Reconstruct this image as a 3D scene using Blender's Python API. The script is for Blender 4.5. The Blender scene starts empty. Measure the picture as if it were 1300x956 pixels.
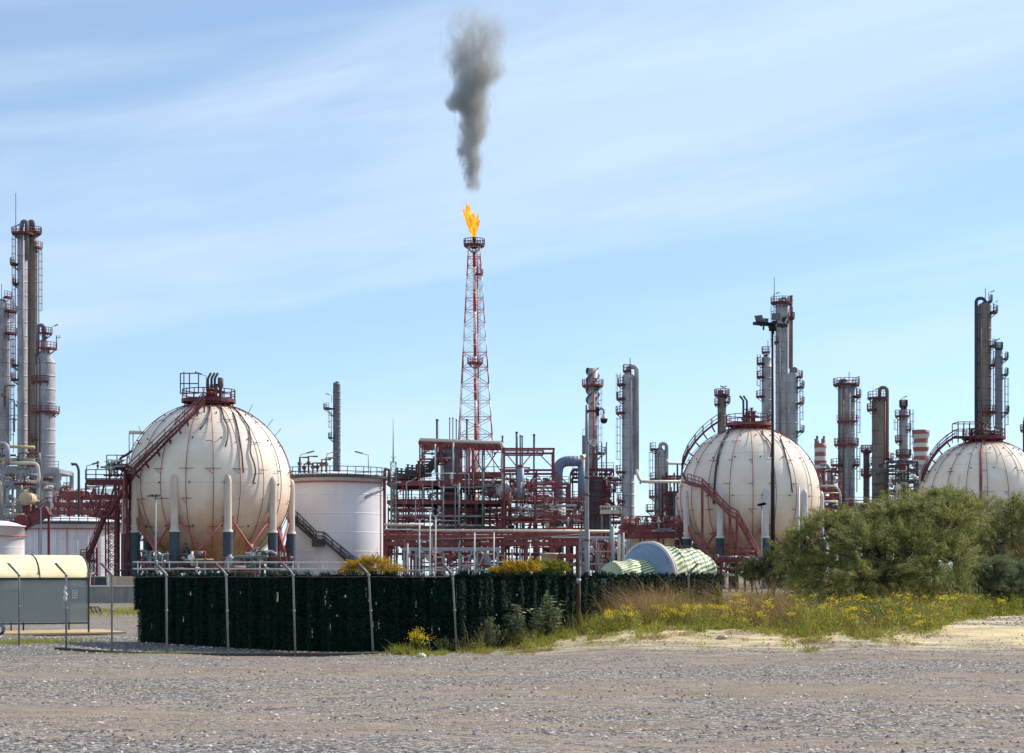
import bpy, math, random
import numpy as np
from mathutils import Vector, Matrix
R = math.radians
PI = math.pi
scene = bpy.context.scene
COL = scene.collection
F = 2200.0      # focal length in photo pixels (1300 wide)
CZ = 1.9        # eye height
HY = 730.0      # horizon row of the photo
V = Vector

def S(d): return d / F
def X(px, d): return (px - 650) / F * d
def Z(py, d): return CZ + (HY - py) / F * d
def P(px, py, d): return V((X(px, d), d, Z(py, d)))

def ss(a, b, x):
    t = min(1.0, max(0.0, (x - a) / (b - a)))
    return t * t * (3 - 2 * t)

RUTS = [(21.5, .09, .4, .7), (27.0, .06, 2.0, 1.3), (34.5, .05, 4.2, 1.1)]
def gh(x, y):
    """ground height: flat site, a low bank of earth under the weeds on the right"""
    px = 650 + x * F / max(y, 1)
    h = 0.55 * ss(560, 830, px) * ss(37.0, 46.0, y) * (1 - ss(72, 95, y))
    h += 0.10 * ss(30, 41, y) * (1 - ss(41, 44, y)) * 0
    h += 0.035 * math.sin(x * 0.9 + y * 0.31) * math.sin(y * 0.55 - x * 0.2) * ss(8, 20, y) * (1 - ss(90, 160, y))
    h += 0.012 * math.sin(x * 2.7 + 1.3) * math.sin(y * 2.1) * (1 - ss(60, 90, y))
    if 17 < y < 40:
        for (y0, fr, ph, am) in RUTS:
            for off in (0, 1.7):
                q = (y - y0 - off - am * math.sin(x * fr + ph)) / .2
                if abs(q) < 4: h += .035 * (-math.exp(-q * q) + .55 * math.exp(-(abs(q) - 1.7) ** 2))
    return h

# ------------------------------------------------------------------ objects
ORG = {}

def thing(name, label, cat, loc=(0, 0, 0), group=None):
    o = bpy.data.objects.new(name, None)
    COL.objects.link(o)
    o.location = loc
    o.empty_display_size = 0.5
    o['label'] = label
    o['category'] = cat
    o['kind'] = 'thing'
    if group: o['group'] = group
    ORG[o.name] = V(loc)
    return o

def tag(o, label, cat, group=None):
    o['label'] = label
    o['category'] = cat
    if group: o['group'] = group
    return o

def finish(me, name, mats, parent, org):
    for m in mats: me.materials.append(m)
    o = bpy.data.objects.new(name, me)
    COL.objects.link(o)
    if parent is not None:
        o.parent = parent
        ORG[o.name] = org
    else:
        o.location = org
        ORG[o.name] = V(org)
    return o

class MB:
    def __init__(self):
        self.v = []; self.f = []; self.m = []; self.s = []
        self.mi = 0
    def add(self, vs, fs, smooth=False):
        b = len(self.v)
        self.v.extend([tuple(p) for p in vs])
        for f in fs:
            self.f.append(tuple(i + b for i in f)); self.m.append(self.mi); self.s.append(smooth)
    def box(self, c, size, rz=0.0):
        x, y, z = size[0] / 2, size[1] / 2, size[2] / 2
        cs, sn = math.cos(rz), math.sin(rz)
        vs = []
        for k in (-z, z):
            for (i, j) in ((-x, -y), (x, -y), (x, y), (-x, y)):
                vs.append((c[0] + i * cs - j * sn, c[1] + i * sn + j * cs, c[2] + k))
        self.add(vs, [(3, 2, 1, 0), (4, 5, 6, 7), (0, 1, 5, 4), (1, 2, 6, 5), (2, 3, 7, 6), (3, 0, 4, 7)])
    def bar(self, p, q, w, h=None):
        """rectangular section bar; w across, h along the upper direction"""
        h = h or w
        p, q = V(p), V(q)
        d = q - p
        if d.length < 1e-6: return
        d.normalize()
        up = V((0, 0, 1)) if abs(d.z) < 0.95 else V((0, 1, 0))
        a = d.cross(up).normalized() * (w / 2)
        b = a.cross(d).normalized() * (h / 2)
        vs = [p - a - b, p + a - b, p + a + b, p - a + b, q - a - b, q + a - b, q + a + b, q - a + b]
        self.add(vs, [(0, 1, 2, 3), (7, 6, 5, 4), (0, 4, 5, 1), (1, 5, 6, 2), (2, 6, 7, 3), (3, 7, 4, 0)])
    def beam(self, p, q, w):
        """I-section rolled steel beam"""
        p, q = V(p), V(q)
        d = (q - p)
        if d.length < 1e-6: return
        d.normalize()
        up = V((0, 0, 1)) if abs(d.z) < 0.95 else V((0, 1, 0))
        b = d.cross(up).normalized().cross(d).normalized()
        o = b * (w * 0.44)
        self.bar(p + o, q + o, w * 0.8, w * 0.13)
        self.bar(p - o, q - o, w * 0.8, w * 0.13)
        self.bar(p, q, w * 0.12, w * 0.72)
    def tube(self, pts, r, n=8, cap=True, smooth=True):
        pts = [V(p) for p in pts]
        rs = r if isinstance(r, (list, tuple)) else [r] * len(pts)
        if len(pts) < 2: return
        ts = []
        for i in range(len(pts)):
            lo, hi = max(i - 1, 0), min(i + 1, len(pts) - 1)
            t = pts[hi] - pts[lo]
            while t.length < 1e-7 and (lo > 0 or hi < len(pts) - 1):
                lo, hi = max(lo - 1, 0), min(hi + 1, len(pts) - 1); t = pts[hi] - pts[lo]
            ts.append(t.normalized() if t.length > 1e-9 else V((0, 0, 1)))
        ref = V((0, 0, 1)) if abs(ts[0].z) < 0.9 else V((1, 0, 0))
        u = ts[0].cross(ref).normalized()
        vs = []; fs = []
        for i, p in enumerate(pts):
            u = (u - ts[i] * u.dot(ts[i]))
            u = u.normalized() if u.length > 1e-6 else ts[i].orthogonal().normalized()
            w = ts[i].cross(u)
            for k in range(n):
                a = 2 * PI * k / n
                vs.append(p + (u * math.cos(a) + w * math.sin(a)) * rs[i])
        for i in range(len(pts) - 1):
            for k in range(n):
                k2 = (k + 1) % n
                fs.append((i * n + k, i * n + k2, (i + 1) * n + k2, (i + 1) * n + k))
        self.add(vs, fs, smooth)
        if cap:
            b = len(self.v) - len(vs)
            self.f.append(tuple(b + k for k in range(n))[::-1]); self.m.append(self.mi); self.s.append(False)
            e = b + (len(pts) - 1) * n
            self.f.append(tuple(e + k for k in range(n))); self.m.append(self.mi); self.s.append(False)
    def lathe(self, prof, c, n=32, a0=0.0, a1=2 * PI, smooth=True):
        """prof: (radius, z) pairs from bottom to top"""
        full = abs(a1 - a0) > 2 * PI - 1e-6
        m = n if full else n + 1
        vs = []; fs = []
        for (r, z) in prof:
            for k in range(m):
                a = a0 + (a1 - a0) * k / n
                vs.append((c[0] + r * math.cos(a), c[1] + r * math.sin(a), c[2] + z))
        for i in range(len(prof) - 1):
            for k in range(n):
                k2 = (k + 1) % m
                fs.append((i * m + k, i * m + k2, (i + 1) * m + k2, (i + 1) * m + k))
        self.add(vs, fs, smooth)
    def sphere(self, c, r, n=12, squash=1.0):
        prof = [(r * math.cos(a), r * squash * math.sin(a)) for a in [(-PI / 2 + PI * i / n) for i in range(n + 1)]]
        prof[0] = (0.0005, prof[0][1]); prof[-1] = (0.0005, prof[-1][1])
        self.lathe(prof, c, n * 2)
    def sector(self, c, r0, r1, z, th, a0, a1, n=12):
        """flat ring sector slab"""
        self.lathe([(r0, z), (r1, z), (r1, z + th), (r0, z + th), (r0, z)], c, n, a0, a1, smooth=False)
    def build(self, name, mat, parent=None, org=None):
        if not self.v: return None
        if org is None: org = ORG[parent.name] if parent is not None else V((0, 0, 0))
        org = V(org)
        a = np.array(self.v, dtype=np.float64) - np.array(org)
        me = bpy.data.meshes.new(name)
        me.from_pydata(a.tolist(), [], self.f)
        me.polygons.foreach_set('use_smooth', self.s)
        if any(self.m): me.polygons.foreach_set('material_index', self.m)
        me.update()
        return finish(me, name, mat if isinstance(mat, (list, tuple)) else [mat], parent, org)

def build_np(name, verts, quads, mat, parent=None, org=None, tris=None):
    """fast mesh from arrays: verts (n,3), quads (m,4)"""
    if org is None: org = ORG[parent.name] if parent is not None else V((0, 0, 0))
    verts = np.asarray(verts, dtype=np.float32) - np.array(org, dtype=np.float32)
    me = bpy.data.meshes.new(name)
    k = quads.shape[1]; m = quads.shape[0]
    me.vertices.add(len(verts)); me.vertices.foreach_set('co', verts.ravel())
    me.loops.add(m * k); me.loops.foreach_set('vertex_index', quads.astype(np.int32).ravel())
    me.polygons.add(m); me.polygons.foreach_set('loop_start', np.arange(0, m * k, k, dtype=np.int32))
    me.update(calc_edges=True)
    return finish(me, name, mat if isinstance(mat, (list, tuple)) else [mat], parent, V(org))

def arc(c, r, a0, a1, n, plane='xz'):
    out = []
    for i in range(n + 1):
        a = a0 + (a1 - a0) * i / n
        if plane == 'xz': out.append(V((c[0] + r * math.cos(a), c[1], c[2] + r * math.sin(a))))
        else: out.append(V((c[0] + r * math.cos(a), c[1] + r * math.sin(a), c[2])))
    return out

def rounded(pts, r, n=5):
    """polyline with its corners rounded for pipe bends"""
    pts = [V(p) for p in pts]
    out = [pts[0]]
    for i in range(1, len(pts) - 1):
        a, b, c = pts[i - 1], pts[i], pts[i + 1]
        u = (a - b); w = (c - b)
        k = min(r, u.length * 0.49, w.length * 0.49)
        p0 = b + u.normalized() * k; p1 = b + w.normalized() * k
        for j in range(n + 1):
            t = j / n
            out.append((1 - t) ** 2 * p0 + 2 * t * (1 - t) * b + t * t * p1)
    out.append(pts[-1])
    return out

def rail(mb, pts, h=1.1, r=0.035, gap=1.8, closed=False, mids=1):
    pts = [V(p) for p in pts]
    if closed: pts = pts + [pts[0]]
    up = V((0, 0, h))
    for a, b in zip(pts, pts[1:]):
        for k in range(mids + 1):
            o = up * ((k + 1) / (mids + 1))
            mb.bar(a + o, b + o, r * 2)
        mb.bar(a + V((0, 0, .08)), b + V((0, 0, .08)), r, .14)
        n = max(1, int(round((b - a).length / gap)))
        for i in range(n):
            p = a.lerp(b, i / n)
            mb.bar(p, p + up, r * 2)
    mb.bar(pts[-1], pts[-1] + up, r * 2)

# ------------------------------------------------------------------ materials
def lin(h):
    h = h.lstrip('#')
    out = []
    for i in (0, 2, 4):
        c = int(h[i:i + 2], 16) / 255
        out.append(c / 12.92 if c <= 0.04045 else ((c + 0.055) / 1.055) ** 2.4)
    return (*out, 1.0)

class NT:
    def __init__(self, name):
        self.m = bpy.data.materials.new(name)
        self.m.use_nodes = True
        self.t = self.m.node_tree
        self.b = self.t.nodes['Principled BSDF']
        self.co = self.t.nodes.new('ShaderNodeTexCoord').outputs['Object']
    def n(self, typ, **kw):
        nd = self.t.nodes.new(typ)
        for k, v in kw.items(): setattr(nd, k, v)
        return nd
    def l(self, a, b): self.t.links.new(a, b)
    def mapping(self, scale=(1, 1, 1), rot=(0, 0, 0), loc=(0, 0, 0), src=None):
        nd = self.n('ShaderNodeMapping')
        nd.inputs['Scale'].default_value = scale; nd.inputs['Rotation'].default_value = rot; nd.inputs['Location'].default_value = loc
        self.l(src or self.co, nd.inputs[0])
        return nd.outputs[0]
    def noise(self, scale=5, detail=4, rough=.6, vec=None, dist=0):
        nd = self.n('ShaderNodeTexNoise')
        nd.inputs['Scale'].default_value = scale; nd.inputs['Detail'].default_value = detail
        nd.inputs['Roughness'].default_value = rough; nd.inputs['Distortion'].default_value = dist
        self.l(vec if vec is not None else self.co, nd.inputs['Vector'])
        return nd.outputs['Fac']
    def ramp(self, fac, stops, interp='LINEAR'):
        nd = self.n('ShaderNodeValToRGB')
        nd.color_ramp.interpolation = interp
        el = nd.color_ramp.elements
        while len(el) < len(stops): el.new(0.5)
        for e, (p, c) in zip(el, stops):
            e.position = p
            e.color = c if isinstance(c, tuple) else ((c, c, c, 1) if not isinstance(c, str) else lin(c))
        self.l(fac, nd.inputs[0])
        return nd.outputs[0]
    def mix(self, fac, a, b, mode='MIX'):
        nd = self.n('ShaderNodeMix', data_type='RGBA', blend_type=mode)
        if isinstance(fac, (int, float)): nd.inputs[0].default_value = fac
        else: self.l(fac, nd.inputs[0])
        for sock, v in ((nd.inputs[6], a), (nd.inputs[7], b)):
            if isinstance(v, str): sock.default_value = lin(v)
            elif isinstance(v, tuple): sock.default_value = v
            else: self.l(v, sock)
        return nd.outputs[2]
    def math(self, op, a, b=0.0, clamp=False):
        nd = self.n('ShaderNodeMath', operation=op, use_clamp=clamp)
        for s_, v in ((nd.inputs[0], a), (nd.inputs[1], b)):
            if isinstance(v, (int, float)): s_.default_value = v
            else: self.l(v, s_)
        return nd.outputs[0]
    def bump(self, h, strength=.3, dist=.02):
        nd = self.n('ShaderNodeBump')
        nd.inputs['Strength'].default_value = strength; nd.inputs['Distance'].default_value = dist
        self.l(h, nd.inputs['Height'])
        self.l(nd.outputs[0], self.b.inputs['Normal'])
    def out(self, color, rough=.6, metal=0.0, spec=None):
        if isinstance(color, str): self.b.inputs['Base Color'].default_value = lin(color)
        elif isinstance(color, tuple): self.b.inputs['Base Color'].default_value = color
        else: self.l(color, self.b.inputs['Base Color'])
        if isinstance(rough, (int, float)): self.b.inputs['Roughness'].default_value = rough
        else: self.l(rough, self.b.inputs['Roughness'])
        self.b.inputs['Metallic'].default_value = metal
        if spec is not None: self.b.inputs['Specular IOR Level'].default_value = spec
        return self.m

def worn(name, base, dirt, rough=.55, metal=0.0, scale=.6, amount=.5, streak=True, second=None, spec=.35):
    """painted or bare metal with blotches and vertical dirt streaks"""
    t = NT(name)
    a = t.noise(scale, 5, .65)
    c = t.mix(t.ramp(a, [(.42, 0.0), (.72, 1.0)]), base, second or base)
    if streak:
        s = t.noise(scale * 2.2, 5, .7, t.mapping((1, 1, .09)))
        f = t.math('MULTIPLY', t.ramp(s, [(.5, 0.0), (.75, 1.0)]), amount, True)
        c = t.mix(f, c, dirt)
    b = t.noise(scale * 9, 4, .7)
    c = t.mix(t.math('MULTIPLY', t.ramp(b, [(.55, 0.0), (.7, 1.0)]), amount * .6, True), c, dirt)
    t.bump(b, .15, .01)
    return t.out(c, rough, metal, spec)

M = {}
M['steel_red'] = worn('red_oxide_steel', '#7f3c3f', '#432a2a', .7, scale=.7, amount=.75, second='#9c625e')
M['steel_rose'] = worn('rose_painted_steel', '#a05557', '#5a2a2a', .6, scale=.5, amount=.5, second='#a96560')
M['steel_dark'] = worn('dark_grey_steel', '#3f4147', '#2a2422', .55, scale=.5, amount=.6, second='#4d4a4c')
M['steel_maroon'] = worn('maroon_steel', '#5f2a30', '#331e20', .6, scale=.5, amount=.7, second='#74383c')
M['steel_grey'] = worn('grey_steel', '#8a8d93', '#5c5350', .5, scale=.5, amount=.5, second='#a2a4a8')
M['steel_green'] = worn('green_painted_steel', '#5f6e67', '#3e413b', .5, scale=.5, amount=.5, second='#74837b')
M['steel_white'] = worn('white_painted_steel', '#c9c5c3', '#8e6f62', .5, scale=.6, amount=.5, second='#d8d4d0')
M['galv'] = worn('galvanised_steel', '#7e8186', '#5c5852', .5, metal=.3, scale=3, amount=.6, second='#95989b')
M['clad'] = worn('aluminium_cladding', '#a9a7ac', '#5f544d', .6, metal=.12, scale=.35, amount=.85, second='#807f8a')
M['clad_dark'] = worn('weathered_cladding', '#74747e', '#443d3a', .6, metal=.1, scale=.35, amount=.8, second='#696c76')
M['clad_brown'] = worn('brown_weathered_cladding', '#7d756c', '#4a3f35', .6, metal=.1, scale=.35, amount=.8, second='#716961')
M['pipe_brown'] = worn('brown_insulated_pipe', '#75665d', '#3d302b', .6, scale=.5, amount=.7)
M['pipe_cream'] = worn('cream_insulated_pipe', '#cfc4b4', '#8d7258', .5, scale=.6, amount=.5, second='#d9d2c6')
M['pipe_yellow'] = worn('yellow_painted_pipe', '#bfae74', '#70603c', .5, scale=.8, amount=.5)
M['duct_blue'] = worn('blue_grey_duct', '#76829a', '#5d5d62', .5, scale=.4, amount=.6, second='#747f92')
M['pipe_blue'] = worn('dark_blue_pipe', '#31405a', '#232530', .5, scale=.5, amount=.5)
M['black_metal'] = worn('black_weathered_metal', '#17181b', '#2a2624', .5, scale=1, amount=.5)
M['tank_white'] = worn('white_tank_paint', '#dedbe0', '#a08e82', .45, scale=.18, amount=.28, second='#d2cfd6')
M['tan_tank'] = worn('tan_tank_paint', '#c2ab93', '#7d644d', .5, scale=.4, amount=.5, second='#b09a84')
M['paint_red'] = worn('flare_red_paint', '#b4443c', '#6d2a28', .5, scale=.5, amount=.3, second='#c0524a')
M['paint_white'] = worn('flare_white_paint', '#e6e0da', '#a8978c', .5, scale=.5, amount=.3)
M['sleeve'] = worn('slate_fireproof_sleeve', '#3f4a56', '#2c2f33', .8, scale=.6, amount=.6, second='#4b5560')
M['red_band'] = worn('red_chimney_paint', '#9a5d5a', '#5d3a38', .6, scale=.5, amount=.5)
M['concrete'] = worn('grey_concrete', '#8f8a85', '#5e5a54', .9, scale=.8, amount=.6, second='#a39e97', spec=.2)
M['light_head'] = worn('lamp_housing', '#6f7378', '#3a3a3a', .4, scale=2, amount=.4)

def m_sphere():
    t = NT('cream_sphere_paint')
    a = t.noise(.22, 6, .62)
    c = t.mix(t.ramp(a, [(.38, 0.0), (.66, 1.0)]), '#e4d9cb', '#d8c8b8')
    sp = t.n('ShaderNodeSeparateXYZ'); t.l(t.co, sp.inputs[0])
    # rusty streaks plus warm light bounced off the ground painted in, stronger downwards
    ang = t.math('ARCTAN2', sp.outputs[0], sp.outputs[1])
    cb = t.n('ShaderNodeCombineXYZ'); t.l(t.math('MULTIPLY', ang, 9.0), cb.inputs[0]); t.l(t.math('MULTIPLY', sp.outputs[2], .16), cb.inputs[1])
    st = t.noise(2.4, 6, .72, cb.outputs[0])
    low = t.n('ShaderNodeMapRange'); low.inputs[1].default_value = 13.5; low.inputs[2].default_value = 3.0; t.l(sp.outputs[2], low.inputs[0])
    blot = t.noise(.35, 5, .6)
    rust_bounce = t.math('MULTIPLY', t.math('ADD', t.ramp(st, [(.30, .3), (.75, 1.0)]), t.math('MULTIPLY', t.ramp(blot, [(.4, 0.0), (.62, 1.0)]), .55)), low.outputs[0])
    rust_bounce = t.math('MULTIPLY', rust_bounce, .95, True)
    c = t.mix(rust_bounce, c, '#c98a50')
    top = t.n('ShaderNodeMapRange'); top.inputs[1].default_value = 20.4; top.inputs[2].default_value = 23.0; t.l(sp.outputs[2], top.inputs[0])
    c = t.mix(t.math('MULTIPLY', t.math('MULTIPLY', top.outputs[0], .45), t.ramp(st, [(.4, .2), (.6, 1.0)]), True), c, '#8f6242')
    # welded plate seams
    w = t.math('ABSOLUTE', t.math('SUBTRACT', t.math('FRACT', t.math('MULTIPLY', ang, 16 / (2 * PI))), .5))
    seam = t.math('LESS_THAN', w, .006)
    z2 = t.math('ABSOLUTE', t.math('SUBTRACT', sp.outputs[2], 12.7))
    seam = t.math('MAXIMUM', seam, t.math('LESS_THAN', z2, .05))
    seam = t.math('MAXIMUM', seam, t.math('LESS_THAN', t.math('ABSOLUTE', t.math('SUBTRACT', z2, 5.9)), .05))
    c = t.mix(t.math('MULTIPLY', seam, .2), c, '#8a6a55')
    sm = t.noise(1.3, 6, .75)
    c = t.mix(t.ramp(sm, [(.64, 0.0), (.82, .35)]), c, '#b5a596')
    t.bump(sm, .12, .03)
    return t.out(c, .6, 0, .2)
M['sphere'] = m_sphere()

def m_ground():
    t = NT('gravel_and_earth')
    big = t.noise(.16, 6, .65, t.mapping((.55, 1.5, 1), (0, 0, .12)))
    fine = t.noise(1.6, 7, .75, t.mapping((.5, 1.5, 1)))
    vo = t.n('ShaderNodeTexVoronoi'); vo.inputs['Scale'].default_value = 26
    t.l(t.mapping((1, .7, 1)), vo.inputs['Vector'])
    sepc = t.n('ShaderNodeSeparateColor'); t.l(vo.outputs['Color'], sepc.inputs[0])
    stone = t.ramp(sepc.outputs[0], [(0.0, '#38373a'), (.35, '#5c595b'), (.7, '#7f7b79'), (1.0, '#b4afa9')])
    earth = t.ramp(fine, [(.3, '#6c625a'), (.52, '#867a6e'), (.75, '#a49682')])
    f = t.ramp(t.math('ADD', t.math('MULTIPLY', big, .6), t.math('MULTIPLY', fine, .5)), [(.50, 1.0), (.60, .12)])
    c = t.mix(f, earth, stone)
    # pale sand along the foot of the bank (object coordinates = world)
    sp = t.n('ShaderNodeSeparateXYZ'); t.l(t.co, sp.inputs[0])
    def rng(v, a, b, c_, d_):
        m1 = t.n('ShaderNodeMapRange', interpolation_type='SMOOTHSTEP'); m1.inputs[1].default_value = a; m1.inputs[2].default_value = b; t.l(v, m1.inputs[0])
        m2 = t.n('ShaderNodeMapRange', interpolation_type='SMOOTHSTEP'); m2.inputs[1].default_value = c_; m2.inputs[2].default_value = d_; m2.inputs[3].default_value = 1; m2.inputs[4].default_value = 0; t.l(v, m2.inputs[0])
        return t.math('MULTIPLY', m1.outputs[0], m2.outputs[0])
    yy = t.math('ADD', sp.outputs[1], t.math('MULTIPLY', t.math('SUBTRACT', fine, .5), 6.0))
    sand = t.math('MULTIPLY', rng(yy, 39.5, 42.5, 60, 62), rng(sp.outputs[0], -1.5, 3.5, 15, 19))
    sandc = t.ramp(fine, [(.35, '#ab9770'), (.6, '#d3c49c')])
    gd = t.math('MULTIPLY', rng(sp.outputs[1], 40.6, 42, 50, 56), rng(sp.outputs[0], -200, -100, -7, -5))
    c = t.mix(t.math('MULTIPLY', gd, .8), c, t.mix(.25, stone, '#3c3c42'))
    c = t.mix(t.math('MULTIPLY', sand, t.ramp(t.noise(.5, 5, .7), [(.3, .25), (.55, 1.0)])), c, sandc)
    # wheel tracks: packed earth pressed into the gravel
    for (y0, fr, ph, am) in RUTS:
        cv = t.math('MULTIPLY', t.math('SINE', t.math('ADD', t.math('MULTIPLY', sp.outputs[0], fr), ph)), am)
        for off in (0, 1.7):
            dd_ = t.math('ABSOLUTE', t.math('SUBTRACT', t.math('SUBTRACT', t.math('ADD', sp.outputs[1], t.math('MULTIPLY', t.math('SUBTRACT', fine, .5), .9)), cv), y0 + off))
            mr_ = t.n('ShaderNodeMapRange', interpolation_type='SMOOTHSTEP'); mr_.inputs[1].default_value = .36; mr_.inputs[2].default_value = .1; t.l(dd_, mr_.inputs[0])
            c = t.mix(t.math('MULTIPLY', mr_.outputs[0], .7), c, t.mix(fine, '#6f6458', '#a39583'))
    # dull olive tint behind the fence, darker on the right
    far = rng(sp.outputs[1], 60, 80, 4000, 5000)
    back = t.math('MULTIPLY', rng(sp.outputs[1], 58, 64, 150, 200), rng(sp.outputs[0], 2, 6, 200, 300))
    c = t.mix(t.math('MULTIPLY', back, .85), c, t.mix(fine, '#3f3d28', '#6a6244'))
    c = t.mix(t.math('MULTIPLY', far, t.ramp(t.noise(.05, 4, .6), [(.45, 0.0), (.6, .7)])), c, '#6c6a4c')
    h = t.math('ADD', t.math('MULTIPLY', vo.outputs['Distance'], -.5), fine)
    t.bump(h, .6, .04)
    return t.out(c, .95, 0, .1)
M['ground'] = m_ground()

def m_island(name, stops, rough=.6, trans=.25, spec=.3):
    t = NT(name)
    g = t.n('ShaderNodeNewGeometry')
    big = t.noise(.9, 3, .6)
    f = t.math('ADD', t.math('MULTIPLY', g.outputs['Random Per Island'], .6), t.math('MULTIPLY', big, .4))
    c = t.ramp(f, stops)
    m = t.out(c, rough, 0, spec)
    if trans:
        tr = t.n('ShaderNodeBsdfTranslucent'); t.l(c, tr.inputs[0])
        mx = t.n('ShaderNodeMixShader'); mx.inputs[0].default_value = trans
        t.l(t.b.outputs[0], mx.inputs[1]); t.l(tr.outputs[0], mx.inputs[2])
        t.l(mx.outputs[0], t.t.nodes['Material Output'].inputs[0])
    return m
M['leaf_olive'] = m_island('olive_feathery_leaf', [(.12, '#3e4722'), (.38, '#687138'), (.60, '#9a9b58'), (.82, '#cac284')], trans=.35)
M['leaf_grey'] = m_island('grey_green_leaf', [(.15, '#56624a'), (.5, '#75805f'), (.85, '#979c78')])
M['leaf_dark'] = m_island('dark_leaf', [(.15, '#333f22'), (.5, '#4a5830'), (.85, '#6a7040')])
M['leaf_yellow'] = m_island('yellow_blossom_leaf', [(.2, '#6f6a20'), (.4, '#a8861c'), (.7, '#c9a022'), (.95, '#d8b630')], trans=.3)
M['leaf_ygreen'] = m_island('yellow_green_leaf', [(.2, '#55601f'), (.5, '#78802a'), (.85, '#9c9a38')], trans=.3)
M['grass'] = m_island('green_grass_blade', [(.12, '#4f5c22'), (.35, '#76802f'), (.6, '#9c9a40'), (.88, '#c2b064')], trans=.4)
M['grass_dry'] = m_island('dry_grass_blade', [(.15, '#6d523a'), (.5, '#957650'), (.85, '#b89a6c')], trans=.35)
M['stalk'] = m_island('dry_stalk', [(.15, '#6b5a35'), (.5, '#84743f'), (.85, '#a08f55')], trans=.2)
M['flower'] = m_island('yellow_flower', [(.1, '#cfa91a'), (.5, '#e6ca22'), (.9, '#f2de4a')], trans=.3)
M['hedge'] = m_island('artificial_hedge_green', [(.1, '#071a14'), (.5, '#0e2c23'), (.8, '#174537'), (.97, '#2b6a58')], rough=.6, trans=.04, spec=.2)
M['hedge_back'] = worn('hedge_backing', '#050e0c', '#081411', .9, scale=1, amount=.3, spec=.1)
M['bark'] = worn('dark_bark', '#3a3029', '#221b17', .9, scale=3, amount=.6, second='#54463a', spec=.15)
def m_stone():
    t = NT('loose_stone')
    g = t.n('ShaderNodeNewGeometry')
    return t.out(t.ramp(g.outputs['Random Per Island'], [(0.0, '#4d4b50'), (.4, '#76727a'), (.75, '#9b9593'), (1.0, '#cdc6be')]), .9, 0, .15)
M['stone'] = m_stone()
# ------------------------------------------------------------------ camera, light, sky
cam = bpy.data.cameras.new('camera'); co = bpy.data.objects.new('camera', cam); COL.objects.link(co)
co.location = (0, 0, CZ); co.rotation_euler = (PI / 2, 0, 0)
cam.sensor_width = 36; cam.sensor_fit = 'HORIZONTAL'; cam.lens = 36 * F / 1300
cam.shift_y = (HY - 478) / 1300
cam.clip_start = .5; cam.clip_end = 12000
scene.camera = co
AZ, EL = R(60), R(40)
sdir = V((math.sin(AZ) * math.cos(EL), math.cos(AZ) * math.cos(EL), math.sin(EL)))
sun = bpy.data.lights.new('sun', 'SUN'); so = bpy.data.objects.new('sun', sun); COL.objects.link(so)
sun.energy = 4.8; sun.angle = R(.5); sun.color = (1.0, .90, .77)
so.rotation_euler = (-sdir).to_track_quat('-Z', 'Y').to_euler(); so.location = (60, 20, 80)
w = bpy.data.worlds.new('World'); scene.world = w; w.use_nodes = True
nt = w.node_tree; bg = nt.nodes['Background']
sk = nt.nodes.new('ShaderNodeTexSky'); sk.sky_type = 'NISHITA'; sk.sun_disc = False
sk.sun_elevation = EL; sk.sun_rotation = AZ; sk.air_density = .75; sk.dust_density = .3; sk.ozone_density = 2.8; sk.altitude = 0
bg.inputs[1].default_value = .125
def wn(t, **k):
    n = nt.nodes.new(t)
    for a, b in k.items(): setattr(n, a, b)
    return n
tc = wn('ShaderNodeTexCoord')
LOCS = []
def cloud_layer(scale, rot, nscale, stops, detail=6, dist=.6, loc=(0, 0, 0)):
    # streaks lie along lines that rise gently to the right: height minus a share of the sideways direction
    sx_, sz_ = scale[0], scale[2]
    spx = wn('ShaderNodeSeparateXYZ'); nt.links.new(tc.outputs['Generated'], spx.inputs[0])
    ma = wn('ShaderNodeMath', operation='MULTIPLY_ADD'); nt.links.new(spx.outputs[0], ma.inputs[0]); ma.inputs[1].default_value = -rot; nt.links.new(spx.outputs[2], ma.inputs[2])
    mp = wn('ShaderNodeCombineXYZ'); m1 = wn('ShaderNodeMath', operation='MULTIPLY_ADD'); nt.links.new(spx.outputs[0], m1.inputs[0]); m1.inputs[1].default_value = sx_; m1.inputs[2].default_value = loc[0]
    m2 = wn('ShaderNodeMath', operation='MULTIPLY_ADD'); nt.links.new(ma.outputs[0], m2.inputs[0]); m2.inputs[1].default_value = sz_; m2.inputs[2].default_value = loc[2]
    nt.links.new(m1.outputs[0], mp.inputs[0]); nt.links.new(m2.outputs[0], mp.inputs[2]); nt.links.new(spx.outputs[1], mp.inputs[1])
    LOCS.append((m1, m2))
    n = wn('ShaderNodeTexNoise'); n.inputs['Scale'].default_value = nscale; n.inputs['Detail'].default_value = detail; n.inputs['Roughness'].default_value = .55; n.inputs['Distortion'].default_value = dist
    nt.links.new(mp.outputs[0], n.inputs['Vector'])
    r = wn('ShaderNodeValToRGB'); e = r.color_ramp.elements
    r.color_ramp.interpolation = 'EASE'
    e[0].position, e[0].color = stops[0][0], (stops[0][1],) * 3 + (1,)
    e[1].position, e[1].color = stops[1][0], (stops[1][1],) * 3 + (1,)
    nt.links.new(n.outputs['Fac'], r.inputs[0])
    return r.outputs[0]
c1 = cloud_layer((1.0, 1, 5.2), .17, 1.7, ((.36, .0), (.66, .78)), 5, .35, (6.2, 0, .2))
c2 = cloud_layer((1.4, 1, 13), .15, 2.3, ((.42, 0.0), (.75, .4)), 7, .5, (.4, 0, .3))
ad = wn('ShaderNodeMath', operation='ADD', use_clamp=True); nt.links.new(c1, ad.inputs[0]); nt.links.new(c2, ad.inputs[1])
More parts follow.
